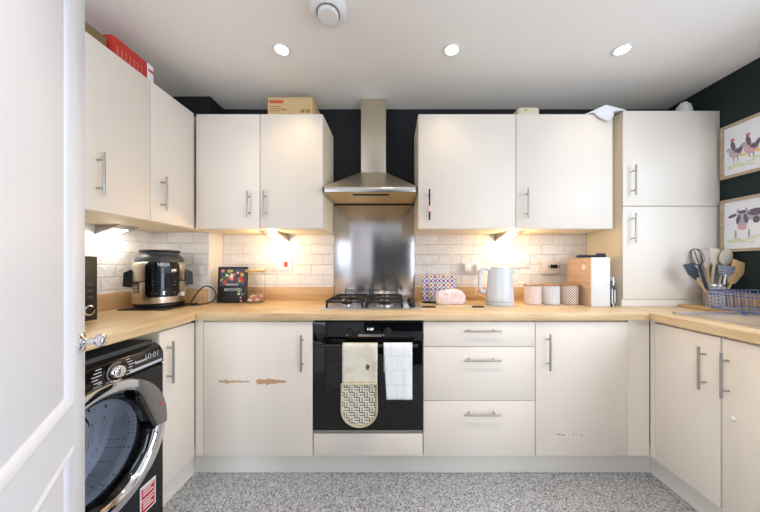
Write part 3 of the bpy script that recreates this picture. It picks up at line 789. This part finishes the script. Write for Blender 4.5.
# ------------------------------------------------------------------ wall plates (back wall)
yw = YB - .0105
T = thing('wall_switch', 'white cooker switch plate with red rocker under the left lamp', 'switch', (-.80, yw, 1.15))
MB().box(-.878, -.732, yw - .009, yw, 1.142, 1.240, bev=.002).build('plate', WHITE, T)
MB().box(-.79, -.765, yw - .014, yw - .008, 1.168, 1.205, bev=.001).build('rocker', NEON, T)
T = thing('wall_socket', 'white double socket with two plugs left of the kettle', 'socket', (.59, yw, 1.1))
MB().box(.51, .66, yw - .009, yw, 1.118, 1.205, bev=.002).build('plate', WHITE, T)
for xx in (.548, .632):
    one('plug', MB().box(xx - .024, xx + .024, yw - .04, yw - .0095, 1.135, 1.19, bev=.006), WHITE, 'white plug in the left half of the double socket' if xx < .6 else 'white plug in the double socket nearest the kettle', 'plug', None)
T = thing('wall_switch', 'white grid switch plate on the tiles right of the kettle', 'switch', (.94, yw, 1.18))
MB().box(.868, 1.008, yw - .009, yw, 1.16, 1.262, bev=.002).build('plate', WHITE, T)
for i in range(4): MB().box(.882 + .03 * i, .9 + .03 * i, yw - .0115, yw - .0085, 1.218, 1.238, bev=.001).build('rocker', WHITE, T)
T = thing('control_timer', 'white heating timer with small dark display above the canisters', 'timer', (1.18, yw, 1.12))
MB().box(1.098, 1.226, yw - .022, yw, 1.118, 1.205, bev=.003).build('casing', mat('warm_white_plastic', rgb(226, 212, 200), .4), T)
MB().box(1.153, 1.208, yw - .023, yw - .0215, 1.157, 1.184).build('display', BLACK, T)
MB().box(1.139, 1.144, yw - .023, yw - .0215, 1.157, 1.182).build('button', DGREY, T); MB().box(1.216, 1.221, yw - .023, yw - .0215, 1.157, 1.182).build('button', DGREY, T)
wcab = MB().tube(spline([(.632, yw - .034, 1.134), (.634, 1.965, 1.06), (.60, 1.95, .985), (.61, 1.93, .975), (.70, 1.92, .94), (.735, 1.86, .93)]), .003)
one('power_cable', wcab, WHITE, 'thin white cable running from the plugs to the kettle', 'cable')

# ------------------------------------------------------------------ right of hob
# patterned recipe-book stand
TP = mat('tile_print', rgb(232, 228, 228), .5)
vt = coords(TP, (1, 1, 1), (PI / 2, 0, 0))
ck = nd(TP, 'ShaderNodeTexVoronoi'); ck.distance = 'MANHATTAN'; ck.inputs['Scale'].default_value = 17; ck.inputs['Randomness'].default_value = 0.0
lk(TP, vt, ck.inputs['Vector'])
rp = ramp(TP, ck.outputs['Distance'], [(0.0, rgb(232, 140, 50)), (.24, rgb(240, 236, 236)), (.4, rgb(52, 74, 160)), (.58, rgb(240, 236, 238)), (.74, rgb(150, 70, 96)), (.88, rgb(120, 140, 200))])
TP.node_tree.nodes[rp.node.name].color_ramp.interpolation = 'CONSTANT'
lk(TP, rp, bsdf(TP).inputs['Base Color'])
T = thing('cookbook_stand', 'blue and orange tile-patterned cookbook stand behind the fabric pouch', 'book stand', (.33, 1.87, zw), 0, local=True)
T.rotation_euler = (math.radians(-10), 0, 0)
MB().box(-.118, .112, 0, .012, .004, .185, bev=.001).build('backboard', TP, T)
MB().box(-.122, .116, -.05, .012, 0.001, .0038).build('ledge', BLACK, T)
MB().tube([(-.075, -.005, .12), (-.072, -.02, .05), (-.065, -.048, .012), (-.05, -.05, .012)], .004).build('page_holder', HANDLEM, T)
# pouch
bm = bmesh.new(); bmesh.ops.create_cube(bm, size=1)
bmesh.ops.subdivide_edges(bm, edges=bm.edges[:], cuts=7, use_grid_fill=True)
for v in bm.verts:
    p = v.co * 2; e = 3.2
    L = (abs(p.x) ** e + abs(p.y) ** e + abs(p.z) ** e) ** (1 / e); p = p / L
    nz = .05 * math.sin(p.x * 5 + p.z * 3) * math.sin(p.y * 4 + p.x * 7)
    v.co = Vector((p.x * .095 * (1 + nz * .4), p.y * .04 * (1 + nz), max(-.048, p.z * .052 * (1 + nz) + .004 * math.sin(p.x * 4 + 1))))
for f in bm.faces: f.smooth = True
mb = MB(); mb.bm.free(); mb.bm = bm
T = thing('fabric_pouch', 'plump pink and white fabric pouch in front of the cookbook stand', 'pouch', (.372, 1.745, zw + .0485), math.radians(-3), local=True)
mb.build('pouch_body', PINKBAG, T, auto=False)
MB().tube([(-.088, -.022, .018), (-.04, -.038, .026), (.03, -.037, .012), (.08, -.026, -.012)], .0022).build('zip', mat('zip_pink', rgb(200, 140, 150), .5), T)
# flat board with black ends
T = thing('serving_board', 'pale slim serving board with black ends in front of the pouch', 'board', (.38, 1.655, zw))
MB().box(.262, .48, 1.625, 1.668, zw, zw + .010, bev=.002).build('board', mat('pale_beech', rgb(222, 198, 160), .5), T)
MB().box(.178, .261, 1.64, 1.656, zw, zw + .008, bev=.002).build('end_grip', BLACK, T)
MB().box(.481, .556, 1.64, 1.656, zw, zw + .008, bev=.002).build('end_grip', BLACK, T)
# kettle
T = thing('kettle', 'white electric kettle with handle on its left side', 'kettle', (.70, 1.765, zw), 0, local=True)
MB().lathe([(0, 0), (.083, 0), (.086, .004), (.086, .018), (.08, .022), (0, .022)], n=48).build('base', WHITEG, T)
MB().lathe([(0, .023), (.083, .023), (.086, .03), (.085, .05), (.074, .21), (.0715, .226), (.066, .232), (0, .236)], n=56).build('body', WHITEG, T)
MB().lathe([(0, .2355), (.06, .233), (.058, .243), (.02, .247), (0, .247)], n=40).build('lid', WHITEG, T)
MB().tube(spline([(-.066, 0, .222), (-.09, 0, .232), (-.115, 0, .224), (-.128, 0, .19), (-.13, 0, .13), (-.122, 0, .092), (-.104, 0, .082), (-.092, 0, .095)]), .0115, n=12).build('handle', WHITEG, T)
MB().prism([(.058, -.022), (.1, 0), (.058, .022)], .2, .232, bev=.003).build('spout', WHITEG, T)
# canisters
def canister(label, x, m, copper):
    T = thing('canister', label, 'canister', (x, 1.79, zw), 0, 'row of three canisters', local=True)
    MB().lathe([(0, 0), (.048, 0), (.052, .004), (.053, .12), (0, .12)], n=40).build('pot', m, T)
    MB().lathe([(0, .1205), (.054, .1205), (.055, .123), (.055, .128), (.052, .131), (0, .131)], n=40).build('lid', copper, T)
COPPER = mat('copper_lid', rgb(172, 130, 104), .4, .3)
def dotmat(name, base, dot, sc_=62, lo=.25, rad=.053):
    m = mat(name, base, .45); tc = nd(m, 'ShaderNodeTexCoord'); sp_ = nd(m, 'ShaderNodeSeparateXYZ'); lk(m, tc.outputs['Object'], sp_.inputs[0])
    at = nd(m, 'ShaderNodeMath', operation='ARCTAN2'); lk(m, sp_.outputs[0], at.inputs[0]); lk(m, sp_.outputs[1], at.inputs[1])
    mu = nd(m, 'ShaderNodeMath', operation='MULTIPLY'); mu.inputs[1].default_value = rad; lk(m, at.outputs[0], mu.inputs[0])
    cb_ = nd(m, 'ShaderNodeCombineXYZ'); lk(m, mu.outputs[0], cb_.inputs[0]); lk(m, sp_.outputs[2], cb_.inputs[1])
    ro = nd(m, 'ShaderNodeMapping'); ro.inputs['Rotation'].default_value = (0, 0, PI / 4); lk(m, cb_.outputs[0], ro.inputs[0])
    t = nd(m, 'ShaderNodeTexVoronoi'); t.voronoi_dimensions = '2D'; t.inputs['Scale'].default_value = sc_; t.inputs['Randomness'].default_value = 0.0
    lk(m, ro.outputs[0], t.inputs['Vector']); lk(m, ramp(m, t.outputs['Distance'], [(lo, dot), (lo + .06, base)]), bsdf(m).inputs['Base Color']); return m
canister('blush white canister, leftmost of the row and nearest the kettle', .925, dotmat('blush_ceramic', rgb(226, 208, 202), rgb(216, 196, 190)), COPPER)
canister('pale blue-grey canister, middle of the row', 1.045, dotmat('pale_blue_ceramic', rgb(214, 214, 216), rgb(200, 202, 208)), COPPER)
canister('brown canister with white spots, beside the bread bin', 1.168, dotmat('brown_spotted_ceramic', rgb(156, 128, 108), rgb(236, 228, 220), 85, .34), COPPER)
# tall bin
T = thing('bread_bin', 'tall tan and white upright bin next to the spotted canister', 'bin', (1.285, 1.8, zw))
bx0, bx1, by0, by1, bz = 1.230, 1.341, 1.672, 1.905, 1.228
MB().box(bx0, bx1 - .0, by0 + .012, by1, zw, bz, bev=.003).build('casing', wood('tan_wood', 'y', rgb(194, 164, 140), rgb(206, 178, 156), rgb(182, 150, 124), .5), T)
MB().box(bx0 - .001, bx1 + .001, by0, by0 + .0115, zw, bz + .001, bev=.002).build('front_panel', WHITE, T)
MB().lathe([(0, 0), (.017, 0), (.017, .001), (0, .001)], M=frame((bx0, 1.745, 1.168), (0, -1, 0), (0, 0, 1)), n=24).build('round_badge', mat('badge_cream', rgb(236, 224, 204), .5), T)
T = thing('phone_handset', 'black handset lying on top of the tall bin', 'handset', (1.295, 1.76, bz + .002), math.radians(-28), local=True)
MB().box(-.085, .07, -.028, .028, 0.001, .016, bev=.006).build('body', NAVY, T)
MB().box(.02, .066, -.022, .022, .0162, .026, bev=.004).build('earpiece', DGREY, T)
for i, (xx, c, h_, lab) in enumerate(((1.352, DGREY, .16, 'slim dark booklet standing between bin and cupboard side'), (1.370, PAPER, .18, 'slim white booklet standing in the middle beside the bin'), (1.387, NAVY, .15, 'slim navy booklet standing against the cupboard side'))):
    T = thing('booklet', lab, 'booklet', (xx, 1.72, zw), 0, 'booklets beside the bin')
    MB().box(xx - .0042, xx + .0042, 1.67 + .012 * i, 1.85, zw, zw + h_, bev=.001).build('cover', c, T)
    MB().box(xx - .003, xx + .003, 1.6685 + .012 * i, 1.672 + .012 * i, zw + .02, zw + h_ - .05).build('spine_label', PAPER if c is not PAPER else NAVY, T)

# ------------------------------------------------------------------ sink side
T = thing('sink_drainer', 'stainless steel sink with ribbed draining board by the right corner', 'sink', (1.7, 1.0, zt1))
dx0, dx1, dy0, dy1 = 1.475, 1.945, .50, 1.432
m_ = MB(); z0 = zt1 + .0006; z1 = zt1 + .006
for a in ((dx0, hx0, dy0, dy1), (hx1, dx1, dy0, dy1), (hx0, hx1, dy0, hy0), (hx0, hx1, hy1, dy1)): m_.box(*a, z0, z1)
m_.box(dx0, dx0 + .012, dy0, dy1, z1, z1 + .003).box(dx1 - .012, dx1, dy0, dy1, z1, z1 + .003).box(dx0, dx1, dy1 - .012, dy1, z1, z1 + .003)
m_.build('rim', STEEL, T)
rb = MB()
for i in range(11): rb.box(1.53 + .034 * i, 1.536 + .034 * i, .98, 1.38, z1, z1 + .003)
rb.build('drainer_ribs', STEEL, T)
bw = MB(); e = .002
bw.box(hx0 + e, hx1 - e, hy0 + e, hy1 - e, .742, .745)
for a in ((hx0 + e, hx0 + 2 * e, hy0 + e, hy1 - e), (hx1 - 2 * e, hx1 - e, hy0 + e, hy1 - e), (hx0 + e, hx1 - e, hy0 + e, hy0 + 2 * e), (hx0 + e, hx1 - e, hy1 - 2 * e, hy1 - e)): bw.box(*a, .745, z1)
bw.build('bowl', STEEL, T)
# dish rack
T = thing('dish_rack', 'blue wire dish rack standing on the draining board', 'dish rack', (1.85, 1.3, z1))
rx0, rx1, ry0, ry1, rz0, rz1 = 1.728, 2.0, 1.06, 1.505, .952, 1.044
fm = MB()
fm.tube(rrect(rx0, rx1, ry0, ry1, rz1, .02), .004, closed=True).tube(rrect(rx0, rx1, ry0, ry1, rz1 - .018, .02), .0028, closed=True).tube(rrect(rx0 + .008, rx1 - .008, ry0 + .008, ry1 - .008, rz0, .02), .004, closed=True)
fm.build('rim_wires', BLUEW, T)
up = MB()
ny = 14
for i in range(ny):
    y = ry0 + .02 + (ry1 - ry0 - .04) * i / (ny - 1)
    up.tube([(rx0, y, rz1), (rx0 + .008, y, rz0), (rx1 - .008, y, rz0), (rx1, y, rz1)], .0017, n=6)
for i in range(12):
    x = rx0 + .022 + (rx1 - rx0 - .044) * i / 11
    up.tube([(x, ry1, rz1), (x, ry1 - .008, rz0)], .0022, n=6).tube([(x, ry0, rz1), (x, ry0 + .008, rz0)], .0022, n=6)
up.build('wire_bars', mat('pale_wire', rgb(176, 180, 200), .28, .8), T)
for xx in (rx0 + .03, rx1 - .03):
    for yy in (ry0 + .04, 1.36): MB().cyl((xx, yy, (z1 + .0005 if xx < 1.945 else zt1 + .001)), (xx, yy, rz0), .006, n=10).build('foot', BLUEW, T)
# small board and utensil pot
one('wooden_board', MB().box(1.77, 2.015, 1.535, 1.685, zt1 + .0006, zt1 + .014, bev=.003), BAMBOO, 'small wooden board under the utensil pot', 'board')
UX, UY, UZ = 1.90, 1.605, zt1 + .0146
T = thing('utensil_pot', 'grey perforated utensil pot in the right corner, full of cooking tools', 'pot', (UX, UY, UZ), 0, local=True)
PERF = dotmat('perforated_steel', rgb(176, 172, 172), rgb(84, 80, 82), 70, .3)
MB().lathe([(0, 0), (.042, 0), (.045, .003), (.0475, .128), (.0465, .130), (.045, .128), (.0425, .005), (0, .005)], n=44).build('pot_wall', PERF, T)
MB().lathe([(.0478, .12), (.0495, .12), (.0495, .131), (.0465, .131)], n=44).build('pot_rim', STEEL, T)

def utensil(name, label, cat, tip, basep, parts):
    """parts: list of (part name, material, builder(mb, L)); local z runs from base to tip, local -y faces the room"""
    b = Vector((UX + basep[0], UY + basep[1], UZ + .008)); t = Vector(tip); d = t - b; L = d.length; z = d.normalized()
    y = Vector((0, 1, 0)); y = (y - z * y.dot(z)).normalized(); x = y.cross(z)
    T = thing(name, label, cat, tuple(b), 0, 'cooking tools in the utensil pot', local=True)
    T.rotation_mode = 'QUATERNION'; T.rotation_quaternion = Matrix((x, y, z)).transposed().to_quaternion()
    for pn, m, fn in parts:
        mb = MB(); fn(mb, L); mb.build(pn, m, T)
MF = frame((0, 0, 0), (1, 0, 0), (0, 0, 1))
def headp(poly, th=.004):
    def fn(mb, L): mb.prism([(x, L + z) for x, z in poly], -th / 2, th / 2, M=MF, bev=.001)
    return fn
def shaft(r0=.005, cut=.06, r1=None):
    def fn(mb, L): mb.cyl((0, 0, 0), (0, 0, L - cut), r0, n=10, r2=r1)
    return fn
def ell(w, h, cz, n=20): return [(w / 2 * math.cos(2 * PI * i / n), cz + h / 2 * math.sin(2 * PI * i / n)) for i in range(n)]
SLATE = mat('slate_silicone', rgb(48, 52, 64), .55)
PALE = mat('pale_wood', rgb(214, 204, 186), .6); BLUSH = mat('blush_silicone', rgb(196, 174, 168), .6)
SLOT = dotmat('slotted_grey', rgb(150, 150, 158), rgb(88, 90, 100), 90, .3)
def P2(px, py, y): return ((px - 392) * y / 272, y, 1.185 - (py - 264.5) * y / 272)
utensil('turner', 'dark slate turner leaning left out of the utensil pot', 'turner', P2(687, 263, 1.60), (-.02, -.018), [('shaft', BEECH, shaft(.006, .10)), ('blade', SLATE, headp([(-.028, .004), (.022, -.012), (.034, -.06), (.016, -.105), (-.012, -.11), (-.03, -.06)]))])
def whisk(mb, L):
    for k in range(4):
        a = PI * k / 4; pts = []
        for i in range(17):
            t = i / 16; ph = PI * t
            rr_ = .028 * math.sin(ph) ** .8 if 0 < t < 1 else .004
            s = math.cos(ph)
            pts.append((math.copysign(rr_ , 1) * math.cos(a) * (1 if t < .5 else 1), rr_ * math.sin(a), L - .1 + .1 * (1 - s) / 2))
        up_ = [(x, y, z) for x, y, z in pts]
        lo_ = [(-x, -y, z) for x, y, z in reversed(pts)]
        mb.tube(up_ + lo_, .0016, n=6)
utensil('whisk', 'slate grey balloon whisk at the left of the utensil pot', 'whisk', P2(694, 249, 1.59), (-.012, .0), [('shaft', SLATE, shaft(.0075, .098)), ('wires', SLATE, whisk)])
utensil('spatula', 'blush pink spatula between whisk and pale wooden scraper', 'spatula', P2(705, 249, 1.62), (.0, .012), [('shaft', BEECH, shaft(.006, .08)), ('blade', BLUSH, headp([(-.02, -.005), (.018, 0), (.025, -.07), (.008, -.115), (-.014, -.115), (-.028, -.06)], .007))])
utensil('scraper', 'pale wooden scraper standing upright at the back of the pot', 'scraper', P2(716, 248, 1.64), (.006, .028), [('shaft', PALE, shaft(.006, .08)), ('blade', PALE, headp([(-.04, 0), (.024, -.004), (.026, -.085), (.01, -.105), (-.012, -.105), (-.03, -.07)], .007))])
utensil('wooden_spoon', 'pale round wooden spoon leaning right of the scraper', 'spoon', P2(728, 249, 1.62), (.02, .015), [('shaft', PALE, shaft(.006, .09)), ('bowl', PALE, headp(ell(.072, .10, -.05), .01))])
utensil('slotted_turner', 'grey slotted turner at the front of the utensil pot', 'turner', P2(727, 266, 1.565), (.006, -.028), [('shaft', STEEL, shaft(.007, .05)), ('blade', SLOT, headp([(-.05, .004), (.05, .0), (.045, -.04), (.012, -.06), (-.012, -.06), (-.045, -.04)], .004))])
utensil('wooden_turner', 'wide tan wooden turner leaning furthest right from the pot', 'turner', P2(742, 262, 1.575), (.024, -.008), [('shaft', BEECH, shaft(.0065, .11)), ('blade', BEECH, headp([(-.052, -.002), (.04, .0), (.045, -.03), (.02, -.13), (-.018, -.14), (-.032, -.12)], .007))])
def prongs(mb, L):
    for s in (-1, 1): mb.tube([(0, 0, L - .06), (s * .012, 0, L - .05), (s * .012, 0, L)], .0022, n=6)
utensil('serving_fork', 'thin two-pronged fork sticking up behind the wooden turner', 'fork', P2(741, 256, 1.62), (.03, .008), [('shaft', STEEL, shaft(.004, .058)), ('prongs', STEEL, prongs)])

# ------------------------------------------------------------------ pictures on the right wall
FRM = wood('pale_frame_wood', 'y', rgb(186, 166, 140), rgb(200, 182, 158), rgb(168, 146, 120), .5)
C_ = dict(dk=mat('paint_dark', rgb(112, 100, 114), .8), pk=mat('paint_pink', rgb(222, 172, 180), .8), rd=mat('paint_red', rgb(206, 124, 136), .8), gr=mat('paint_green', rgb(216, 224, 186), .8), ye=mat('paint_yellow', rgb(230, 216, 130), .8), gy=mat('paint_grey', rgb(186, 178, 188), .8))
def picture(label, y0, y1, z0, z1, kind):
    T = thing('framed_picture', label, 'picture', (XR, (y0 + y1) / 2, z0))
    f = MB(); t = .016; x0 = XR - .022; x1 = XR - .0005
    f.box(x0, x1, y0, y1, z0, z0 + t, bev=.0015).box(x0, x1, y0, y1, z1 - t, z1, bev=.0015).box(x0, x1, y0, y0 + t, z0 + t, z1 - t).box(x0, x1, y1 - t, y1, z0 + t, z1 - t)
    f.build('frame', FRM, T)
    p = MB(); p.box(x0 + .010, x1, y0 + t, y1 - t, z0 + t, z1 - t, PAPER)
    M = frame((x0 + .010, y1 - t, z0 + t), (0, -1, 0), (0, 0, 1)); lay = [0.0]   # local x runs towards the camera, z faces the room
    def el(cx, cz, w, h, c, n=14, rot=0.0):
        lay[0] += .00004
        pts = []
        for i in range(n):
            a = 2 * PI * i / n; u, v = w / 2 * math.cos(a), h / 2 * math.sin(a)
            pts.append((cx + u * math.cos(rot) - v * math.sin(rot), cz + u * math.sin(rot) + v * math.cos(rot)))
        p.prism(pts, 0, .0003 + lay[0], C_[c], M=M)
    r = random.Random(len(label)); Wp = y1 - y0 - 2 * t
    for i in range(26): el(r.uniform(.02, Wp - .03), r.uniform(.035, .075), r.uniform(.02, .05), r.uniform(.006, .02), 'gr', 10)
    if kind == 'hens':
        for i, cx in enumerate((.055, .125, .205, .29, .35)):
            el(cx, .125, .062, .056, 'pk' if i % 2 else 'gy'); el(cx + .012, .132, .036, .03, 'dk'); el(cx - .004, .115, .03, .024, 'pk'); el(cx - .03, .15, .022, .03, 'gy', rot=.5); el(cx - .012, .17, .02, .06, 'dk', rot=.2)
            el(cx - .014, .205, .018, .022, 'rd'); el(cx + .03, .15, .02, .045, 'dk', rot=-.6)
            for s in (-.008, .01): el(cx + s, .088, .004, .03, 'rd')
            el(cx + .035, .10, .03, .02, 'ye')
    else:
        for i, cx in enumerate((.085, .2, .31)):
            el(cx + .04, .19, .09, .06, 'gy'); el(cx, .165, .05, .10, 'gy'); 
            for s in (-1, 1): el(cx + s * .044, .195, .045, .018, 'dk', rot=s * -.35); el(cx + s * .017, .172, .02, .055, 'dk', rot=s * .15); el(cx + s * .02, .222, .01, .024, 'gy', rot=s * .3)
            el(cx, .212, .04, .02, 'dk'); el(cx, .122, .042, .03, 'pk'); el(cx + .06, .212, .05, .022, 'dk'); el(cx + .062, .16, .03, .04, 'dk')
            for s in (-1, 1): el(cx + s * .03, .085, .01, .05, 'gy')
    p.build('print', None, T)
picture('framed watercolour of hens, upper of the two pictures on the green wall', 1.24, 1.676, 1.703, 2.022, 'hens')
picture('framed watercolour of cows, lower of the two pictures on the green wall', 1.24, 1.676, 1.262, 1.575, 'cows')

# ------------------------------------------------------------------ things on top of the wall cabinets
ztop = zu1 + .0006
T = thing('cardboard_box', 'flat brown cardboard box on the wall cabinet left of the hood', 'box', (-.67, 1.88, ztop))
MB().box(-.818, -.523, 1.79, 1.985, ztop, 2.286, bev=.001).build('carton', KRAFT, T)
fp = MB(); fp.box(-.74, -.53, 1.80, 1.87, 2.2865, 2.289).box(-.81, -.64, 1.90, 1.98, 2.2865, 2.290)
fp.build('flap', KRAFT, T)
Mb = frame((0, 1.79, 0), (1, 0, 0), (0, 0, 1))
RP = mat('carton_red', rgb(204, 92, 70), .8); BP = mat('carton_brown', rgb(166, 122, 76), .8)
MB().box(-.808, -.715, 2.246, 2.266, 0, .0005, RP, M=Mb).build('red_print', None, T)
MB().box(-.725, -.69, 2.20, 2.208, 0, .0005, RP, M=Mb).build('red_print', None, T)
ln = MB()
for i in range(3): ln.box(-.808, -.735 + .012 * (i % 2), 2.222 - i * .014, 2.227 - i * .014, 0, .0005, BP, M=Mb)
ln.build('printed_lines', None, T)
for a in (-.60, -.565): MB().box(a, a + .025, 2.185, 2.206, 0, .0005, BP, M=Mb).build('handling_symbol', None, T)
T = thing('red_box', 'red and white box lying on the left wall cabinets', 'box', (-1.36, 1.34, ztop))
MB().box(-1.47, -1.265, 1.232, 1.405, ztop, 2.228, bev=.001).build('carton', RED, T)
MB().box(-1.47, -1.264, 1.4055, 1.442, ztop, 2.229, bev=.001).build('carton_end', PAPER, T)
MB().box(-1.2638, -1.2632, 1.41, 1.441, 2.19, 2.202).build('red_stripe', RED, T)
sp_ = MB()
for i in range(7): sp_.box(-1.2648, -1.2642, 1.25 + .02 * i, 1.257 + .02 * i, 2.15, 2.19)
sp_.build('faint_print', mat('faded_red', rgb(216, 110, 96), .6), T)
one('brown_box', MB().box(-1.44, -1.285, 1.12, 1.226, ztop, 2.205, bev=.002), mat('olive_card', rgb(132, 112, 78), .8), 'small brown box behind the red box on the left wall cabinets', 'box')
T = thing('plastic_tub', 'small cream rounded tub on the right-hand wall cabinets', 'tub', (.88, 1.79, ztop))
MB().box(.806, .948, 1.74, 1.84, ztop, 2.198, bev=.02, seg=4).build('tub_body', mat('cream_plastic', rgb(222, 212, 186), .4), T)
MB().box(.85, .862, 1.7385, 1.7395, 2.168, 2.176).build('tub_mark', BP, T)
pp = [(1.205, 1.70, 2.1245), (1.33, 1.69, 2.178), (1.455, 1.686, 2.1425), (1.25, 1.92, 2.1245), (1.35, 1.92, 2.15), (1.46, 1.92, 2.1425), (1.25, 1.684, 2.124), (1.372, 1.684, 2.134), (1.37, 1.68, 2.10), (1.335, 1.678, 2.07), (1.285, 1.68, 2.09)]
mb = MB(); mb.hull(pp, [(0, 3, 4, 1), (1, 4, 5, 2), (0, 1, 6), (1, 7, 6), (1, 2, 7), (6, 7, 8, 9, 10)])
o = one('paper_sheet', mb, PAPER, 'folded white paper hanging over the top edge of the wall cabinet beside the tall cupboard', 'paper')
s = o.modifiers.new('thickness', 'SOLIDIFY'); s.thickness = .0012
T = thing('white_bowl', 'small upturned white bowl on top of the tall cupboard', 'bowl', (1.93, 1.80, 2.1405))
Mw = Matrix.Translation((1.93, 1.80, 2.1405))
MB().lathe([(.0, .11), (.02, .108), (.034, .094), (.042, .06), (.044, .0), (.040, .0), (.038, .06), (0, .1)], M=Mw, n=36).build('shell', WHITE, T)
MB().lathe([(.014, .107), (.018, .107), (.018, .113), (.014, .113)], M=Mw, n=30).build('foot_ring', WHITE, T)

# ------------------------------------------------------------------ ceiling fittings
lx = [(-.588, 'round lit downlight nearest the left wall cabinets'), (.32, 'round lit downlight in the middle, right of the hood line'), (1.23, 'round lit downlight nearest the right-hand green wall')]
FILL_LIGHTS = [(.1, 'added round fill downlight overhead in the middle of the room'), (1.0, 'added round fill downlight overhead by the window')]  # extra downlights out of view, added to brighten the base units
for x, y_, lab in [(x, 1.452, l) for x, l in lx] + [(x, .6, l) for x, l in FILL_LIGHTS]:
    T = thing('downlight', lab, 'light', (x, y_, ZC), 0, 'recessed ceiling downlights', local=True)
    MB().lathe([(.033, -.0005), (.047, -.0005), (.047, -.004), (.042, -.007), (.034, -.006), (.033, -.0005)], n=40).build('trim_ring', WHITE, T)
    MB().lathe([(0, -.003), (.0325, -.003), (.0325, -.0045), (0, -.0045)], n=32).build('lamp', DOWNL, T)
T = thing('ceiling_vent', 'round white extract vent on the ceiling', 'vent', (-.284, 1.21, ZC), 0, local=True)
MB().lathe([(0, -.0005), (.082, -.0005), (.08, -.018), (.072, -.032), (.06, -.038), (.052, -.036), (.05, -.02), (0, -.02)], n=48).build('housing', WHITE, T)
MB().lathe([(0, -.03), (.04, -.03), (.046, -.036), (.046, -.044), (.04, -.05), (0, -.052)], n=44).build('disc', WHITE, T)
MB().cyl((0, 0, -.021), (0, 0, -.031), .008, n=12).build('stem', DGREY, T)

# ------------------------------------------------------------------ lamps
def lamp(kind, name, loc, energy, col, target=None, **kw):
    L = bpy.data.lights.new(name, kind); L.energy = energy; L.color = col
    for k, v in kw.items(): setattr(L, k, v)
    o = bpy.data.objects.new(name, L); COL.objects.link(o); o.location = loc
    if target is not None: o.rotation_euler = (Vector(target) - Vector(loc)).to_track_quat('-Z', 'Y').to_euler()
    return o
for i, (x, _) in enumerate(lx):
    lamp('SPOT', 'downlight_and_fill_lamp', (x, 1.452, ZC - .03), (9, 5, 4)[i], ((1, .74, .4), (1, .82, .6), (1, .9, .8))[i], (x, 1.452, 0), spot_size=math.radians(110), spot_blend=1.0, shadow_soft_size=.035)
for i, (x, _) in enumerate(FILL_LIGHTS):
    lamp('SPOT', 'downlight_and_fill_lamp', (x, .6, ZC - .03), (40, 15)[i], ((1, .84, .64), (1, .92, .84))[i], (x, .6, 0), spot_size=math.radians(125), spot_blend=.8, shadow_soft_size=.035)  # spots of the added fill downlights
lamp('POINT', 'under_cabinet_lamp', (-.812, 1.83, zc - .065), 2.6, (1, .70, .36), shadow_soft_size=.03)
lamp('POINT', 'under_cabinet_lamp', (.812, 1.83, zc - .065), 2.6, (1, .70, .36), shadow_soft_size=.03)
lamp('AREA', 'under_cabinet_lamp', (-1.53, 1.56, zc - .045), .5, (1, .94, .84), (-1.75, 1.56, 1.0), shape='RECTANGLE', size=.09, size_y=.06)
lamp('AREA', 'window_and_fill_daylight', (XR + .14, (wy0 + wy1) / 2, (wz0 + wz1) / 2), 27, (.72, .85, 1), (0.6, (wy0 + wy1) / 2 + .1, .55), shape='RECTANGLE', size=1.45, size_y=1.0)
lamp('AREA', 'window_and_fill_daylight', (XL - .14, (ly0 + ly1) / 2, (lz0 + lz1) / 2), 18, (.76, .87, 1), (1.5, (ly0 + ly1) / 2 + .9, 1.45), shape='RECTANGLE', size=1.5, size_y=1.2)  # added fill light at the unseen left-wall opening
lamp('AREA', 'added_fill_daylight', ((ra + rb_) / 2, YF - .16, 1.11), 38, (.80, .90, 1), (-.7, 1.5, 1.0), shape='RECTANGLE', size=.8, size_y=1.98)  # added fill light at the unseen rear opening
lamp('AREA', 'added_fill_daylight', (XR + .16, (gy0 + gy1) / 2, 1.11), 46, (.86, .93, 1), (0, .6, 1.0), shape='RECTANGLE', size=1.15, size_y=1.98)  # added fill light at the unseen right-wall opening
Wd_ = bpy.data.worlds.new('daylight_sky'); SC.world = Wd_; Wd_.use_nodes = True
Wd_.node_tree.nodes['Background'].inputs[0].default_value = (.75, .85, 1, 1); Wd_.node_tree.nodes['Background'].inputs[1].default_value = .8

# ------------------------------------------------------------------ camera
cam = bpy.data.cameras.new('camera'); co = bpy.data.objects.new('camera', cam); COL.objects.link(co)
cam.sensor_width = 36; cam.lens = 272 / 760 * 36; cam.clip_start = .02
cam.shift_x = -12 / 760; cam.shift_y = 8.5 / 760
co.location = (0, 0, 1.185); co.rotation_euler = (PI / 2, 0, 0)
SC.camera = co
vs = SC.view_settings
vs.view_transform = 'Standard'; vs.look = 'None'; vs.exposure = 0.0; vs.gamma = 1.0; vs.use_curve_mapping = False
